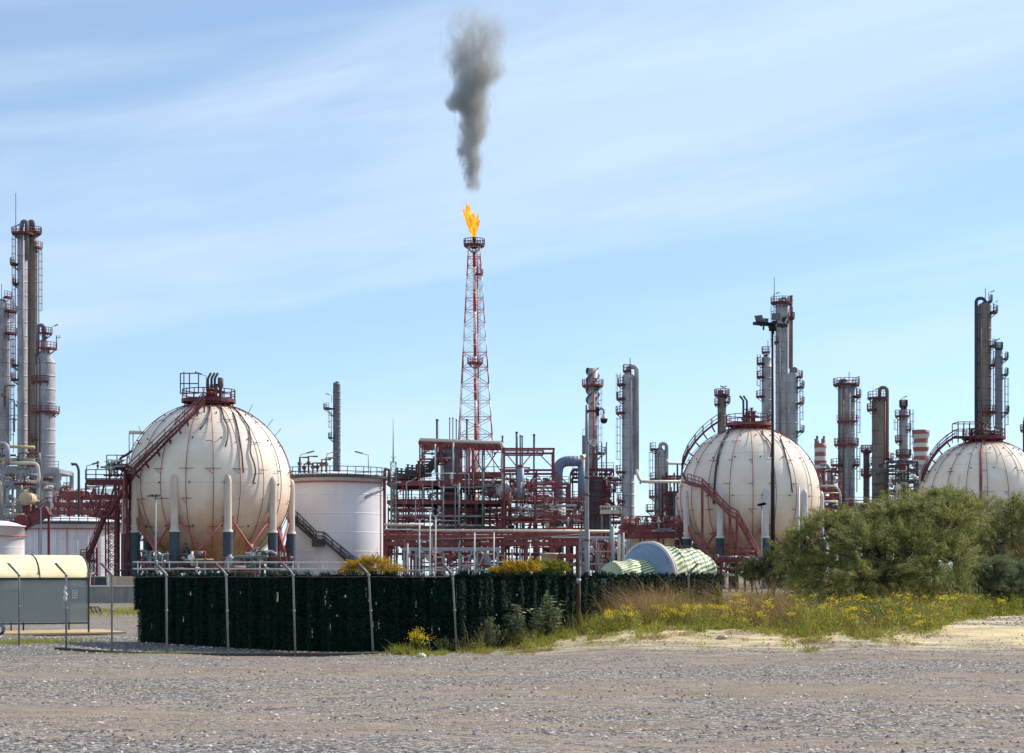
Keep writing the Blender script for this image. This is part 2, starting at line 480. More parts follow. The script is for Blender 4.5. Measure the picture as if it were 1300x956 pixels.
mu = wn('ShaderNodeMath', operation='MULTIPLY_ADD'); nt.links.new(ad.outputs[0], mu.inputs[0]); mu.inputs[1].default_value = .5; mu.inputs[2].default_value = .27
tint = wn('ShaderNodeMix', data_type='RGBA', blend_type='MULTIPLY'); tint.inputs[0].default_value = 1.0
nt.links.new(sk.outputs[0], tint.inputs[6]); tint.inputs[7].default_value = (.91, 1.02, 1.07, 1)
SKYTINT = tint.inputs[7]
mx = wn('ShaderNodeMix', data_type='RGBA'); nt.links.new(mu.outputs[0], mx.inputs[0]); nt.links.new(tint.outputs[2], mx.inputs[6])
mx.inputs[7].default_value = (4.8, 5.85, 6.8, 1)
CLOUDC = mx.inputs[7]
nt.links.new(mx.outputs[2], bg.inputs[0])
vs = scene.view_settings; vs.view_transform = 'Standard'; vs.look = 'None'; vs.exposure = 0.38; vs.gamma = 1; vs.use_curve_mapping = False
scene.render.engine = 'CYCLES'
cy = scene.cycles
cy.use_denoising = True
try: cy.denoiser = 'OPENIMAGEDENOISE'
except Exception: pass
cy.max_bounces = 6; cy.diffuse_bounces = 3; cy.glossy_bounces = 2; cy.transmission_bounces = 4; cy.transparent_max_bounces = 8; cy.volume_bounces = 1
cy.volume_step_rate = 1.0; cy.volume_max_steps = 128
cy.use_adaptive_sampling = True; cy.adaptive_threshold = .015

# ------------------------------------------------------------------ ground: one sheet to the horizon
def ground():
    xs = np.concatenate([-np.geomspace(4000, 45, 14), np.linspace(-44, 44, 221), np.geomspace(45, 4000, 14)])
    ys = np.concatenate([[-300, -60, -10, 4], np.linspace(12, 42, 300), np.linspace(42.2, 78, 150), np.linspace(79, 170, 60), np.geomspace(180, 9000, 16)])
    gx, gy = np.meshgrid(xs, ys)
    z = np.array([[gh(x, y) if 8 < y < 175 and abs(x) < 60 else 0.0 for x in xs] for y in ys])
    v = np.stack([gx, gy, z], -1).reshape(-1, 3)
    nx = len(xs); i = np.arange(len(ys) - 1)[:, None] * nx + np.arange(nx - 1)[None, :]
    q = np.stack([i, i + 1, i + nx + 1, i + nx], -1).reshape(-1, 4)
    o = build_np('ground', v, q, M['ground'])
    o['kind'] = 'structure'; o['label'] = 'grey gravel and tan earth yard with sandy bank'
    for p in o.data.polygons: p.use_smooth = True
ground()

# ------------------------------------------------------------------ builders
def platform(parent, cx, cy, r, z, a0, a1, wd=1.3, mat='steel_maroon', h=1.1, th=.22, rr=.045):
    """gallery ring sector round a column, with brackets and handrail"""
    m = MB(); n = max(3, int(abs(a1 - a0) / R(18)))
    m.sector((cx, cy, 0), r, r + wd, z, th, a0, a1, n)
    for i in range(0, n + 1, 2):
        a = a0 + (a1 - a0) * i / n
        m.bar((cx + (r - .1) * math.cos(a), cy + (r - .1) * math.sin(a), z - wd * .8), (cx + (r + wd * .9) * math.cos(a), cy + (r + wd * .9) * math.sin(a), z), .1)
    pf = m.build('platform', M[mat], parent)
    m = MB()
    rail(m, [V((cx + (r + wd) * math.cos(a0 + (a1 - a0) * i / n), cy + (r + wd) * math.sin(a0 + (a1 - a0) * i / n), z + th)) for i in range(n + 1)], h, rr, 1.6)
    m.build('railing', M[mat], pf)
    return pf

def ladder(parent, p, z0, z1, nrm, mat='steel_maroon', cage=True, wd=.5):
    m = MB(); nx, ny = nrm; tx, ty = -ny, nx
    for s in (-1, 1):
        m.bar((p[0] + tx * wd / 2 * s, p[1] + ty * wd / 2 * s, z0), (p[0] + tx * wd / 2 * s, p[1] + ty * wd / 2 * s, z1), .08)
    z = z0
    while z < z1:
        m.bar((p[0] - tx * wd / 2, p[1] - ty * wd / 2, z), (p[0] + tx * wd / 2, p[1] + ty * wd / 2, z), .05)
        z += .45
    if cage:
        z = z0 + 2.4
        while z < z1:
            pts = [(p[0] + tx * .38 * math.cos(a) + nx * .7 * math.sin(a), p[1] + ty * .38 * math.cos(a) + ny * .7 * math.sin(a), z) for a in [PI * i / 5 for i in range(6)]]
            for a, b in zip(pts, pts[1:]): m.bar(a, b, .05)
            z += 1.4
        for a in (PI * .25, PI * .5, PI * .75):
            o = (tx * .38 * math.cos(a) + nx * .7 * math.sin(a), ty * .38 * math.cos(a) + ny * .7 * math.sin(a))
            m.bar((p[0] + o[0], p[1] + o[1], z0 + 2.4), (p[0] + o[0], p[1] + o[1], z1), .045)
    return m.build('ladder', M[mat], parent)

SIDE = {'r': (-60, 35), 'l': (145, 240), 'f': (-150, -30), 'a': (0, 360), 'lf': (150, 300), 'rf': (-120, 30)}

def lamp(parent, p, h=2.2, arm=1.4, sx=-1, mat='steel_grey'):
    m = MB(); p = V(p)
    m.tube([p, p + V((0, 0, h))], .06, 6)
    m.tube([p + V((0, 0, h)), p + V((sx * arm, 0, h + .35))], .05, 6)
    o = m.build('lamp_pole', M[mat], parent)
    m = MB(); a = p + V((sx * arm * .55, 0, h + .2)); b = p + V((sx * arm * 1.25, 0, h + .45))
    m.bar(a, b, .28, .18)
    m.build('lamp_head', M['light_head'], o)
    return o

def column(name, label, cat, px, d, w, top, mat='clad', plats=(), pipe=None, lad=None, base=0.0, ring=17, lampx=None, group=None, cone=None, extra=(), flat=False, rod=None):
    """process column. px centre, w width and top row in photo pixels, d metres away.
    plats: (row, side, width px, material); pipe: (offset px, radius px, material, top row, end row)"""
    s = S(d); r = w * s / 2; cx, cy = X(px, d), d; zt = Z(top, d)
    t = thing(name, label, cat, (cx, cy, base), group)
    m = MB()
    prof = [(r * 1.25, base), (r * 1.0, base + 4 * s + .8)]
    z = base + 1.0 + 4 * s
    step = ring * s
    body_top = zt - (0 if flat else r * .55)
    def rad(zz):
        if cone:
            zc = Z(cone[0], d); rc = cone[1] * s / 2
            return r if zz < zc - 3 * s else (rc if zz > zc else r + (rc - r) * (zz - zc + 3 * s) / (3 * s))
        return r
    while z + step < body_top:
        ra = rad(z)
        prof += [(ra, z), (ra, z + .06), (rad(z + step - .32), z + step - .32), (rad(z + step - .25), z + step - .25), (rad(z + step - .2) * 1.02 + .02, z + step - .24), (rad(z + step) * 1.02 + .02, z + step - .02), (rad(z + step), z + step)]
        z += step
    rt = rad(body_top)
    prof.append((rt, body_top))
    if flat: prof += [(rt * .9, body_top + .01), (rt * .88, body_top - .6), (.01, body_top - .6)]
    else:
        for i in range(1, 7):
            a = PI / 2 * i / 6
            prof.append((max(.01, rt * math.cos(a)), body_top + rt * .55 * math.sin(a)))
    m.lathe(prof, (cx, cy, 0), 28)
    m.build('shell', M[mat], t)
    for pl in plats:
        row, side, wp = pl[:3]; pm = pl[3] if len(pl) > 3 else 'steel_maroon'
        a0, a1 = SIDE[side]; zz = Z(row, d)
        platform(t, cx, cy, rad(min(zz, zt)) * (1.0 if zz < zt else .2), zz, R(a0), R(a1), wp * s, pm, h=max(1.1, 5 * s * .9))
    if pipe:
        off, pr, pm, prow, erow = pipe
        o = off * s; rr = pr * s; zz = Z(prow, d) - rr
        m = MB()
        yq = cy - r * .35
        pts = rounded([(cx, yq, zt - 1), (cx, yq, zz), (cx + o, yq, zz), (cx + o, yq, Z(erow, d) if erow else base + .3)], abs(o) * .5, 8)
        m.tube(pts, rr, 12)
        z = zz - 3
        while z > (Z(erow, d) if erow else base + 3):
            m.box((cx + o * .8, yq, z), (abs(o) * .7, .3, .25)); z -= 14 * s * 2.2
        m.build('overhead_pipe', M[pm], t)
    if lad:
        for (side, r0, r1) in lad:
            sx = -1 if side == 'l' else 1
            ladder(t, (cx + sx * (r + .35), cy - .3), Z(r0, d), Z(r1, d), (sx, 0))
    for (off, pr, r0, r1, pm) in extra:
        m = MB()
        o = off * s; yq = cy - math.sqrt(max(.05, r * r - min(o * o, r * r * .98))) - pr * s * 1.2
        if abs(o) > r: yq = cy
        m.tube([(cx + o, yq, Z(r0, d)), (cx + o, yq, Z(r1, d))], pr * s, 8)
        m.build('riser_pipe', M[pm], t)
    if lampx is not None:
        for (lx, row, sx) in lampx: lamp(t, P(lx, row, d), 9 * s, 6 * s, sx)
    if rod:
        m = MB()
        a = P(rod[0], rod[1], d); b = P(rod[0], rod[2], d)
        m.tube([a, b], .07, 5); m.build('lightning_rod', M['steel_dark'], t)
    # small nozzles and valve stubs on the top
    rnd = random.Random(int(px * 7))
    m = MB()
    for i in range(4):
        a = rnd.uniform(0, 2 * PI); q = rt * rnd.uniform(.1, .6)
        p = V((cx + q * math.cos(a), cy + q * math.sin(a), zt - r * .3)); hh = rnd.uniform(2, 5) * s
        m.tube([p, p + V((0, 0, hh))], .12, 6); m.tube([p + V((0, 0, hh * .7)), p + V((0, 0, hh * .85))], .26, 8)
    m.build('nozzle', M['steel_dark'], t)
    return t

def steel_frame(name, label, cat, d, depth, posts, levels, top, base=0.0, mat='steel_red', bw=.4, braces=(), rails=(), decks=(), group=None, pw=.34, rows=2):
    """posts: list of px (or (px, top row)); levels: (row, px0, px1[, thick])."""
    cx = X((min(p[0] if isinstance(p, tuple) else p for p in posts) + max(p[0] if isinstance(p, tuple) else p for p in posts)) / 2, d)
    t = thing(name, label, cat, (cx, d, base), group)
    ys = [d + depth * i / max(1, rows - 1) for i in range(rows)]
    for p in posts:
        px, row = p if isinstance(p, tuple) else (p, top)
        for y in ys:
            m = MB(); x = X(px, d)
            m.beam((x, y, base), (x, y, Z(row, d)), pw)
            m.build('post', M[mat], t)
    for lv in levels:
        row, a, b = lv[:3]; th = lv[3] if len(lv) > 3 else bw
        zz = Z(row, d); xa, xb = X(a, d), X(b, d)
        m = MB()
        for y in ys: m.bar((xa, y - .26, zz), (xb, y - .26, zz), .2, th)
        n = max(1, int((xb - xa) / 4.5))
        for i in range(n + 1):
            x = xa + (xb - xa) * i / n
            m.bar((x, ys[0] - .1, zz + .02), (x, ys[-1] - .4, zz + .02), .25, th * .8)
        fl = m.build('floor_beam', M[mat], t)
        if row in decks:
            m = MB(); m.box(((xa + xb) / 2, (ys[0] + ys[-1]) / 2, zz + th / 2 + .04), (xb - xa, depth, .05))
            m.build('deck', M['steel_dark'], fl)
        if row in rails:
            m = MB(); rail(m, [(xa, ys[0] - .3, zz + th / 2 + .02), (xb, ys[0] - .3, zz + th / 2 + .02)], 1.15, .05, 2.0)
            m.build('railing', M[mat], fl)
    for br in braces:
        (xa, ra, xb, rb) = br[:4]
        y = ys[0] - .1 if len(br) < 5 else ys[br[4]] - .1
        m = MB(); m.bar((X(xa, d), y - .2, Z(ra, d)), (X(xb, d), y - .2, Z(rb, d)), .19)
        m.build('brace', M[mat], t)
    return t

def clutter(parent, x0, x1, y0, y1, d0, d1, n, mats, seed=0, rmax=.22, vert=.45, lmax=9):
    """plant pipework: short runs with bends, valves and flanges, each a part"""
    rnd = random.Random(seed)
    for i in range(n):
        d = rnd.uniform(d0, d1); m = MB()
        px, py = rnd.uniform(x0, x1), rnd.uniform(y0, y1)
        p = P(px, py, d); r = rnd.choice((.07, .09, .12, .16, rmax))
        L = rnd.uniform(1.5, lmax) ; kind = rnd.random()
        lo, hi = X(x0, d), X(x1, d); zlo, zhi = max(.2, Z(y1, d)), Z(y0, d)
        cl = lambda q: V((min(hi, max(lo, q.x)), q.y, min(zhi, max(zlo, q.z))))
        if kind < vert:
            pts = [p, cl(p + V((0, 0, L * .8)))]
            if rnd.random() < .5: pts.append(cl(pts[-1] + V((rnd.choice((-1, 1)) * L * .4, 0, 0))))
        elif kind < .9:
            pts = [p, cl(p + V((L * 1.3, 0, 0)))]
            if rnd.random() < .6: pts.append(cl(pts[-1] + V((0, 0, rnd.uniform(-1, 1) * L * .5))))
            if rnd.random() < .4: pts.insert(0, cl(pts[0] + V((0, 0, rnd.uniform(-1, 1) * L * .4))))
        else:
            pts = [p, p + V((0, rnd.uniform(1, 4), 0))]
        if (pts[1] - pts[0]).length < .3: continue
        m.tube(rounded(pts, r * 3, 3), r, 7)
        a, b = pts[0], pts[1]; u = (b - a).normalized()
        q = a.lerp(b, rnd.uniform(.2, .8))
        m.tube([q - u * r * .9, q + u * r * .9], r * 1.9, 8)      # flange
        if rnd.random() < .6 and (b - a).length > 1:
            q = a.lerp(b, rnd.uniform(.3, .7)); m.sphere(q, r * 2.0, 5)
            st = V((0, 0, 1)) if abs(u.z) < .5 else V((0, -1, 0))
            m.tube([q, q + st * r * 5], r * .5, 6); m.tube([q + st * r * 5, q + st * r * 5.6], r * 2.2, 8)
        m.build('pipe', M[rnd.choice(mats)], parent)

def pipes(parent, lst, name='pipe'):
    """lst: (list of (px, row, d), radius px, material[, bend])"""
    for e in lst:
        pts, pr, mt = e[:3]; d = pts[0][2]
        m = MB(); q = [P(*p) for p in pts]
        r = pr * S(d)
        m.tube(rounded(q, r * 3.5, 6) if len(q) > 2 else q, r, 12)
        for a, b in zip(q, q[1:]):
            L = (b - a).length; k = int(L / 8)
            for i in range(1, k + 1):
                c = a.lerp(b, i / (k + 1)); u = (b - a).normalized()
                m.tube([c - u * .08, c + u * .08], r * 1.22, 12)
        m.build(name, M[mt], parent)

def stair(mb, pts, side, wd=1.0, step=.4, rh=1.05, rr=.045):
    """stair flight along pts; side: function point -> horizontal unit vector across the stair"""
    for a, b in zip(pts, pts[1:]):
        a, b = V(a), V(b)
        for s_ in (0, 1):
            oa, ob = side(a) * wd * s_, side(b) * wd * s_
            mb.bar(a + oa, b + ob, .1, .28)
            for h in (rh * .5, rh):
                mb.bar(a + oa + V((0, 0, h)), b + ob + V((0, 0, h)), rr * 2)
            n = max(1, int((b - a).length / 1.3))
            for i in range(n):
                p = a.lerp(b, i / n) + oa.lerp(ob, i / n); mb.bar(p, p + V((0, 0, rh)), rr * 1.8)
        n = max(1, int((b - a).length / step))
        for i in range(n):
            p = a.lerp(b, (i + .5) / n); sd = side(p)
            mb.bar(p, p + sd * wd, .26, .04)
# ------------------------------------------------------------------ spherical gas tanks
RS, HC = 9.95, 12.7
def sphere_tank(px, d, label, seed, stair_kind, redtop):
    cx, cy = X(px, d), d
    t = thing('spherical_tank', label, 'gas tank', (cx, cy, 0), 'spherical gas tanks on legs')
    c = V((cx, cy, HC)); rnd = random.Random(seed)
    rot = -math.atan((px - 650) / F)      # the line of sight meets each sphere at its own angle
    def surf(lon, lat, off=0.0):          # lon 0 faces the camera, positive to the right; lat up
        r = RS + off; lon = lon + rot
        return c + V((r * math.cos(lat) * math.sin(lon), -r * math.cos(lat) * math.cos(lon), r * math.sin(lat)))
    def px2s(qx, qy, off):                # point on the near half shell seen at photo pixel
        r = RS + off; dd = d - r * .7; o = V((0, 0, CZ))
        u = P(qx, qy, 100) - o; u.normalize(); w_ = c - o; b_ = w_.dot(u); q2 = w_.length_squared - b_ * b_
        if q2 > r * r * .99:              # just outside the outline: nearest point of the shell
            n_ = (o + u * b_ - c).normalized(); return c + n_ * r
        return o + u * (b_ - math.sqrt(r * r - q2))
    m = MB()
    n = 48
    prof = [(max(.001, RS * math.cos(-PI / 2 + PI * i / n)), RS * math.sin(-PI / 2 + PI * i / n)) for i in range(n + 1)]
    m.lathe(prof, c, 96)
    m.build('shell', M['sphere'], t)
    lon0 = R(12.8) + rot
    lons = [lon0 + 2 * PI * k / 10 for k in range(10)]
    for lo in lons:
        x, y = cx + RS * math.sin(lo), cy - RS * math.cos(lo)
        m = MB()
        m.lathe([(.46, 7.0), (.46, HC - .1), (.44, HC + .35), (.3, HC + .75), (.01, HC + .95)], (x, y, 0), 20)
        m.lathe([(.46, 7.15), (.6, 7.16), (.6, 6.9)], (x, y, 0), 20)
        leg = m.build('leg', M['steel_white'] if stair_kind == 'b' else M['tan_leg'], t)
        m = MB()
        m.lathe([(.75, 0), (.75, .35), (.58, .36), (.58, 7.0), (.5, 7.05)], (x, y, 0), 20, smooth=False)
        m.build('sleeve', M['sleeve'], leg)
    for k in range(10):
        a, b = lons[k], lons[(k + 1) % 10]
        for (p, q) in ((a, b), (b, a)):
            m = MB()
            A = V((cx + RS * math.sin(p), cy - RS * math.cos(p), 8.9)); B = V((cx + RS * math.sin(q), cy - RS * math.cos(q), 1.3))
            o = V((math.sin((a + b) / 2), -math.cos((a + b) / 2), 0)) * (.12 if p == a else -.12)
            m.tube([A + o, B + o], .14, 6)
            M2 = A.lerp(B, .5) + o; m.tube([M2 - (B - A).normalized() * .5, M2 + (B - A).normalized() * .5], .22, 8)
            g = (A + o).lerp(B + o, .06); m.box(g - V((0, 0, .1)), (.55, .12, .9), (p))
            m.build('brace', M['steel_rose'], t)
    # sprinkler pipes down the meridians with bracket arms
    for k in range(20):
        lo = R(3) + 2 * PI * k / 20
        m = MB(); pts = [surf(lo, R(78) - R(128) * i / 26, .22) for i in range(27)]
        m.tube(pts, .045, 6)
        for i in range(2, 26, 4):
            p = pts[i]; tg = V((math.cos(lo + rot), math.sin(lo + rot), 0))
            m.tube([surf(lo, R(78) - R(128) * i / 26, -.05), p], .05, 5)
            if rnd.random() < .75:
                L = rnd.uniform(.5, 1.1)
                m.tube([p - tg * L, p, p + tg * L * rnd.choice((0, 1))], .035, 4)
                if rnd.random() < .5: m.tube([p - tg * L * .8, p - V((0, 0, .6))], .03, 4)
        m.build('sprinkler_pipe', M['steel_red'], t)
    for lat in (58, 32, 0, -30):                        # plate studs
        for k in range(16):
            lo = R(10) + 2 * PI * k / 16 + rnd.uniform(-.01, .01)
            if math.cos(lo) < -.2: continue
            m = MB(); p = surf(lo, R(lat), 0); u = (p - c).normalized()
            m.tube([p - u * .05, p + u * .18], .09, 8); m.build('stud', M['steel_dark'], t)
    # top gallery
    zt = HC + RS
    m = MB(); m.lathe([(3.2, zt + .25), (3.2, zt + .5), (.01, zt + .5)], (cx, cy, 0), 20, smooth=False)
    for k in range(10):
        a = 2 * PI * k / 10; m.bar((cx + 2.9 * math.cos(a), cy + 2.9 * math.sin(a), zt - .9), (cx + 2.9 * math.cos(a), cy + 2.9 * math.sin(a), zt + .3), .14)
    m.lathe([(3.22, zt + .2), (3.3, zt + .2), (3.3, zt + .62), (3.22, zt + .62)], (cx, cy, 0), 20, smooth=False)
    m.lathe([(2.6, zt - .42), (2.6, zt - .1), (2.3, zt - .1)], (cx, cy, 0), 24)
    tp = m.build('top_platform', M['steel_red' if redtop else 'steel_maroon'], t)
    m = MB(); rail(m, [V((cx + 3.2 * math.cos(2 * PI * i / 16), cy + 3.2 * math.sin(2 * PI * i / 16), zt + .5)) for i in range(16)], 1.25, .05, 1.2, True)
    m.build('railing', M['steel_maroon'], tp)
    rr = random.Random(seed + 1)
    for i in range(9):                                   # valves on top
        m = MB(); a = rr.uniform(0, 2 * PI); q = rr.uniform(.4, 2.2); b = V((cx + q * math.cos(a), cy + q * math.sin(a), zt + .5)); h = rr.uniform(.8, 2.4)
        m.tube([b, b + V((0, 0, h))], .13, 8); m.sphere(b + V((0, 0, h * .6)), .3, 5)
        m.tube([b + V((-.5, 0, h * .6)), b + V((.6, 0, h * .6))], .14, 8); m.tube([b + V((0, 0, h)), b + V((0, 0, h + .08))], .35, 10)
        m.build('valve', M[rr.choice(('steel_maroon', 'steel_dark', 'steel_red', 'steel_green'))], tp)
    if stair_kind != 'c':
        vp = ((265, 474), (269.6, 474), (273.8, 474)) if stair_kind == 'a' else ((943, 503), (947.5, 503))
        for (qx, qy) in vp:
            b = V((X(qx, d), cy - .6, zt + .5)); m = MB(); zz = Z(qy, d)
            m.tube([b, V((b.x, b.y, zz - .7)), V((b.x + (.4 if stair_kind == 'a' else -.5), b.y, zz))], .15, 8)
            m.build('vent_pipe', M['steel_dark'], t)
    if stair_kind == 'a':
        b = V((X(280, d), cy, 0)); m = MB()
        m.lathe([(.2, zt + .5), (.2, Z(492, d)), (.36, Z(491, d)), (.36, Z(480, d)), (.3, Z(479.5, d)), (.01, Z(479.5, d))], b, 16)
        m.build('relief_drum', M['pipe_brown'], t)
        lamp(t, P(262, 497, d), 1.9, 1.1, -1)
        m = MB(); rail(m, [P(229, 500, d), P(252, 500, d)], 2.5, .06, 1.0); m.build('railing', M['steel_maroon'], t)
        m = MB(); m.tube([P(233.5, 500, d), P(233.5, 472, d)], .07, 6); m.build('lightning_rod', M['steel_dark'], t)
    # stairs
    m = MB()
    if stair_kind == 'a':
        path = [(163, 611), (172, 598), (185, 585), (200, 570), (215, 554), (228, 541), (238, 531), (250, 519), (259, 507), (264, 500)]
        pts = []
        for i, (qx, qy) in enumerate(path):
            p = px2s(qx, qy + 3, .55 if i < 8 else 1.2); pts.append(p)
        pts[-1] = V((X(265, d), cy - 3.2, zt + .5))
        sd = lambda p: (V((p.x - cx, p.y - cy, 0)).normalized())
        stair(m, pts, sd, 1.0, .45)
        for p in pts[:-1]:
            u = (c - p).normalized(); m.bar(p, p + u * 1.0 - V((0, 0, .8)), .16)
        m.build('staircase', M['steel_maroon'], t)
        for arcp in ([(266, 512), (266, 524), (262, 535), (254, 545)], [(279, 514), (283, 524), (284, 532), (289, 540), (290, 553), (286, 567)], [(296, 514), (306, 527), (316, 542), (319, 560), (317, 574), (323, 588), (325, 600), (321, 613)], [(289, 514), (298, 528), (303, 548), (307, 575), (309, 600)]):
            m = MB(); m.tube(rounded([px2s(qx, qy, .2) for qx, qy in arcp], .8, 3), .09, 6); m.build('drain_hose', M['steel_dark'], t)
        # side ring arms at silhouette
        for a in (38, 46, -38, 62):
            m = MB(); p = surf(R(90) if a > 0 else R(-90), R(abs(a)), .1); u = (p - c).normalized()
            m.tube([p, p + u * .8 + V((.2, 0, .5))], .035, 4); m.build('sensor_arm', M['steel_dark'], t)
    if stair_kind == 'b':
        path = [(914, 536), (903, 543), (892, 552), (882, 563), (873, 576), (867, 590), (865, 603)]
        pts = [V((X(qx, d), cy - 1.0, Z(qy, d) + .2)) for qx, qy in path]
        stair(m, pts, lambda p: V((0, 1, 0)), 1.1, .45)
        for p in pts[1:]:
            u = (c - p).normalized(); m.bar(p + V((0, .5, 0)), p + u * 1.0 + V((0, .5, 0)), .16)
        m.build('staircase', M['steel_maroon'], t)
        m = MB(); a, b = px2s(872, 612, .8), px2s(891, 618, 1.3)
        m.bar(a, b, 1.8, .15); rail(m, [a + V((0, -.9, 0)), b + V((0, -.9, 0))], 1.1, .05, 1.0)
        m.bar(pts[-1], a, .3, .2)
        m.build('landing', M['steel_red'], t)
        m = MB()
        p0 = b; p1 = P(926, 654, p0.y - 2.2); p2 = P(935, 658, p0.y - 2.4); p3 = P(972, 726, p0.y - 4.4)
        stair(m, [p0, p1, p2, p3], lambda p: V((0, -1, 0)), 1.1, .45)
        for p in (p0, p1, p2): m.bar(p, (p.x, p.y, .1), .22); m.bar(p + V((0, -1.1, 0)), (p.x, p.y - 1.1, .1), .22)
        m.bar((p1.x, p1.y, p1.z - 4), (p1.x, c.y - RS * .7, p1.z - 4), .2)
        m.build('staircase', M['steel_red'], t)
        for arcp in ([(968, 545), (969, 553), (976, 559), (980, 567), (978, 580)], [(927, 543), (920, 556), (914, 572), (911, 590)], [(985, 545), (993, 560), (998, 580), (1003, 600), (1006, 625)]):
            m = MB(); m.tube(rounded([px2s(qx, qy, .2) for qx, qy in arcp], .8, 3), .09, 6); m.build('drain_hose', M['steel_dark'], t)
        m = MB(); q = [px2s(926, 545, .3), px2s(918, 560, .3), px2s(911, 580, .3), px2s(908, 600, .3), px2s(906, 640, .3)]
        m.tube(rounded(q, 2, 4), .16, 8); m.build('drain_pipe', M['steel_dark'], t)
    if stair_kind == 'c':
        path = [(1212, 556), (1201, 563), (1190, 573), (1181, 585), (1174, 598), (1169, 612)]
        pts = [V((X(qx, d), cy - 1.2, Z(qy, d) + .2)) for qx, qy in path]
        stair(m, pts, lambda p: V((0, 1, 0)), 1.1, .45)
        for p in pts[1:]:
            u = (c - p).normalized(); m.bar(p + V((0, .5, 0)), p + u * 1.0 + V((0, .5, 0)), .16)
        m.build('staircase', M['steel_maroon'], t)
        x0, x1, z0, z1 = X(1211, d), X(1240, d), zt + .5, zt + 2.7
        m = MB()
        for x in np.linspace(x0, x1, 5):
            for yy in (cy - 2.6, cy + 1): m.bar((x, yy, z0 - .8), (x, yy, z1), .12)
        for z in (z0, (z0 + z1) / 2, z1):
            for yy in (cy - 2.6, cy + 1): m.bar((x0, yy, z), (x1, yy, z), .12)
            for x in (x0, x1): m.bar((x, cy - 2.6, z), (x, cy + 1, z), .12)
        m.box(((x0 + x1) / 2, cy - .8, z0 - .06), (x1 - x0, 3.7, .1))
        m.build('access_cage', M['steel_maroon'], t)
        m = MB(); m.tube([P(1245, 556, d) + V((0, -2, 0)), px2s(1245, 575, .35), px2s(1245, 600, .35), px2s(1245, 640, .35), px2s(1245, 690, .35)], .2, 8)
        m.build('drain_pipe', M['steel_red'], t)
    # bottom outlet pipework
    m = MB()
    m.tube([c - V((0, 0, RS - .1)), V((cx, cy, 1.4)), V((cx + 4, cy - 1, 1.4))], .25, 10)
    m.build('outlet_pipe', M['steel_dark'], t)
    return t
M['tan_leg'] = worn('cream_leg_paint', '#cdbfb3', '#8c6f58', .6, scale=.6, amount=.6, second='#bfae9f')
sphere_tank(265, 211, 'cream spherical gas tank with a purple staircase curling up its left face', 3, 'a', False)
sphere_tank(951, 244, 'pale spherical gas tank behind the tall black floodlight mast', 5, 'b', True)
sphere_tank(1249, 268, 'pale spherical gas tank half hidden by bushes at the right edge', 9, 'c', False)

# ------------------------------------------------------------------ flat storage tanks
def storage_tank(label, px, rpx, d, rim, mat='tank_white', ringrow=None, rails=True, dome=3, lamps=(), group=None):
    s = S(d); r = rpx * s; cx, cy = X(px, d), d
    # camera sees the rim's near edge: the rim row is given for the visible near centre
    zr = CZ + (HY - rim) * S(d - r)
    t = thing('storage_tank', label, 'storage tank', (cx, cy, 0), group)
    m = MB()
    prof = [(r + .15, 0), (r + .15, .2), (r, .21)]
    k = int(zr / 2.4)
    for i in range(1, k):
        z = zr * i / k; prof += [(r, z - .12), (r, z - .03), (r + .012, z - .02), (r + .012, z + .02), (r, z + .03), (r, z + .12)]
    prof += [(r, zr), (r + .18, zr), (r + .18, zr + .14), (r - .05, zr + .15)]
    m.lathe(prof, (cx, cy, 0), 96)
    m.build('shell', M[mat], t)
    m = MB(); m.lathe([(r - .05, zr + .12), (r * .7, zr + .12 + dome * s * .5), (r * .35, zr + .12 + dome * s * .88), (.01, zr + .12 + dome * s)], (cx, cy, 0), 64)
    m.build('roof', M[mat], t)
    if rails:
        m = MB(); n = 40
        m.sector((cx, cy, 0), r + .02, r + .85, zr - .35, .14, 0, 2 * PI, n)
        rail(m, [V((cx + (r + .8) * math.cos(2 * PI * i / n), cy + (r + .8) * math.sin(2 * PI * i / n), zr - .2)) for i in range(n)], 1.2, .045, 1.5, True)
        m.build('railing', M['steel_dark'], t)
    if ringrow:
        zz = CZ + (HY - ringrow) * S(d - r)
        m = MB(); m.tube([(cx + (r + .3) * math.cos(2 * PI * i / 64), cy + (r + .3) * math.sin(2 * PI * i / 64), zz) for i in range(65)], .1, 6, False)
        for i in range(0, 64, 4):
            a = 2 * PI * i / 64; m.bar((cx + r * math.cos(a), cy + r * math.sin(a), zz), (cx + (r + .35) * math.cos(a), cy + (r + .35) * math.sin(a), zz), .08)
        m.build('ring_pipe', M['steel_rose'], t)
    for (lx, sx) in lamps:
        x = X(lx, d - r); a = min(r * .97, abs(x - cx)); lamp(t, (x, cy - math.sqrt(r * r - a * a), zr), 2.6, 1.4, sx)
    return t, cx, cy, r, zr
tk, cx, cy, r, zr = storage_tank('tall white storage tank with zigzag stair beside the largest sphere', 426, 61, 228, 602, ringrow=611, lamps=((380, 1), (415, 1), (466, -1)), dome=5)
def cylpt(qx, row, off=.1):
    dd = cy - r
    for _ in range(3):
        x = (qx - 650) / F * dd; k = min(r * .999, abs(x - cx)); dd = cy - math.sqrt(r * r - k * k)
    a = math.atan2(x - cx, cy - dd)
    return V((cx + (r + off) * math.sin(a), cy - (r + off) * math.cos(a), CZ + (HY - row) / F * dd))
m = MB()
rad_out = lambda p: V((p.x - cx, p.y - cy, 0)).normalized()
stair(m, [cylpt(q, w_ + 2) for q, w_ in ((372, 656), (378, 659), (386, 667), (394, 675), (402, 683), (412, 684), (422, 693), (432, 702), (444, 713), (452, 719), (470, 720))], rad_out, .9, .4)
for q, w_ in ((373, 657), (405, 684)):
    p = cylpt(q, w_); m.box(p + V((0, -.4, -.5)), (1.6, .9, 1.0)) if q > 400 else m.box(p + V((0, -.3, -.4)), (.9, .7, .9))
m.build('staircase', M['steel_dark'], tk)
